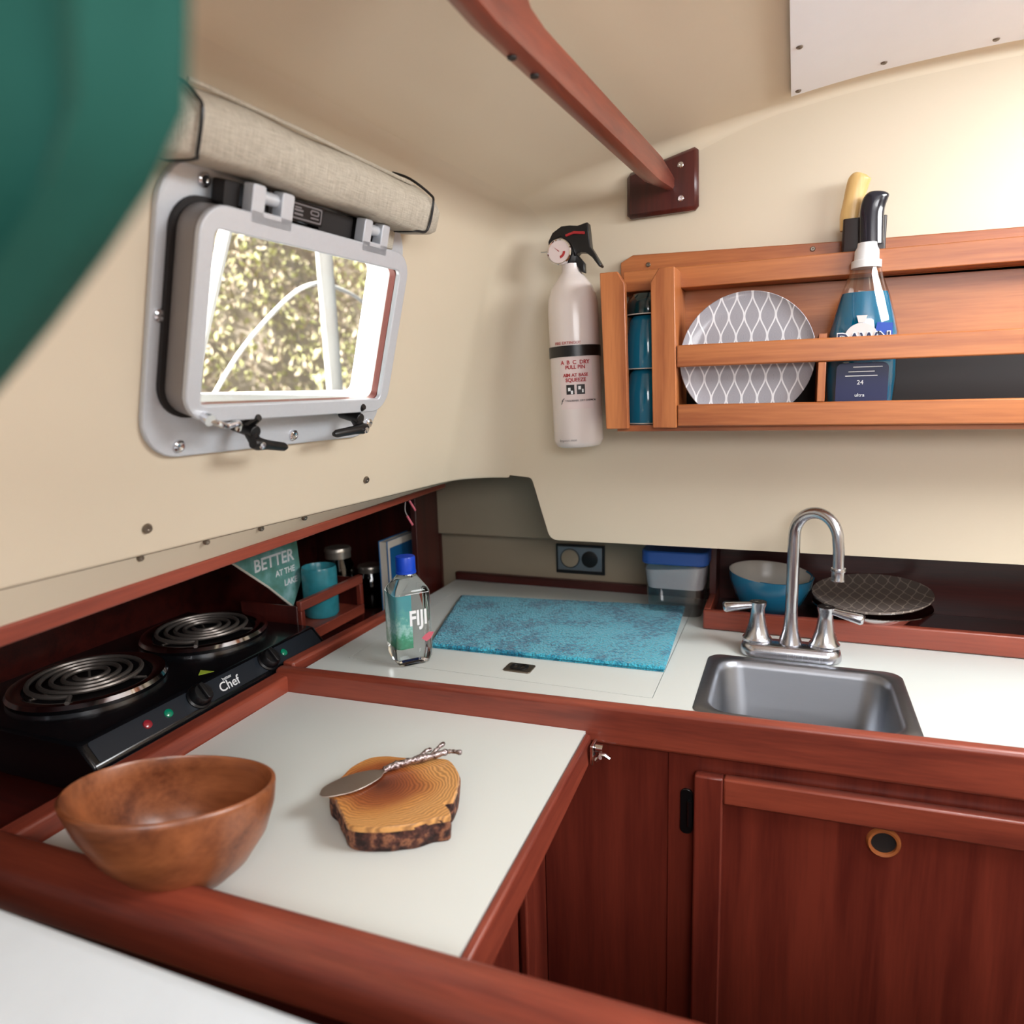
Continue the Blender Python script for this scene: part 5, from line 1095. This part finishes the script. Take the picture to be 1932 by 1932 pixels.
# ------------------------------------------------------------------ outside the portlight
def post(pts, r, lab):
    bm = BM(); tube(bm, pts, r, 20); return tag(obj('deck_post', bm, 'postwhite', ang=60), lab, 'post')
post([(-1.3, 1.828, 0.337), (-1.3, 1.815, 1.15)], 0.024, 'white deck post outside, crossing the middle of the window')
post([(-1.3, 1.205, 0.337), (-1.3, 1.556, 1.15)], 0.016, 'thin white post outside, at the left edge of the window')
bm = BM(); tube(bm, smoothpts([(-1.36, 1.29, 0.337), (-1.36, 1.382, 0.44), (-1.36, 1.522, 0.583), (-1.36, 1.719, 0.728), (-1.36, 1.84, 0.780), (-1.36, 1.94, 0.785), (-1.36, 2.12, 0.745), (-1.36, 2.32, 0.60), (-1.36, 2.5, 0.337)], 6), 0.0062, 10)
tag(obj('hoop_rail', bm, 'postwhite', ang=60), 'thin white hoop rail arching across the view outside the window', 'rail')
# hull side and side deck outboard of the cabin side
bm = BM()
rows = []
for x_, z_ in (('w', 0.345), (-1.40, 0.335), (-1.42, 0.30), (-1.40, -0.9)):
    rows.append([Vector(((wall_x(y, 0.345) - 0.004) if x_ == 'w' else x_, y, z_)) for y in (-1.3, 0.3, 0.9, 1.22, 1.6)])
grid(bm, rows); struct('wall_hull', bm, 'postwhite')
hd_ = BM(); rnd = random.Random(3)
for k in range(34000):
    y = rnd.uniform(0.6, 8.0); z = rnd.uniform(-0.6, 3.4); x = -3.0 - 0.35 * (z + 0.6) + rnd.uniform(-0.35, 0.2) + 0.35 * mnoise.noise(Vector((y * 1.1, z * 1.1, 0.3)))
    s = rnd.uniform(0.014, 0.042); q = Euler((rnd.uniform(0, 6.3), rnd.uniform(0, 6.3), rnd.uniform(0, 6.3))).to_matrix()
    vs = [hd_.verts.new(Vector((x, y, z)) + q @ Vector(p)) for p in ((-s, 0, 0), (0, -s * 0.45, 0), (s, 0, 0), (0, s * 0.45, 0))]
    f = hd_.faces.new(vs); f.material_index = 0 if rnd.random() < 0.6 else 1
hedge = obj('hedge', hd_, ['foliage', 'foliage2'], smooth=False)
tag(hedge, 'sunlit green and tan foliage beyond the window', 'hedge', kind='stuff')
bm = BM(); rows = []
for j in range(30):
    z = -0.7 + 4.3 * j / 29
    rows.append([Vector((-3.3 - 0.35 * (z + 0.6) + 0.25 * mnoise.noise(Vector((y_ * 1.5, z * 1.5, 2.0))), y_, z)) for y_ in [0.2 + 8.2 * i / 50 for i in range(51)]])
grid(bm, rows); obj('inner_foliage', bm, 'foliage2', hedge, smooth=False)

for o in bpy.data.objects:
    for k in ('_org', '_local'):
        if k in o: del o[k]
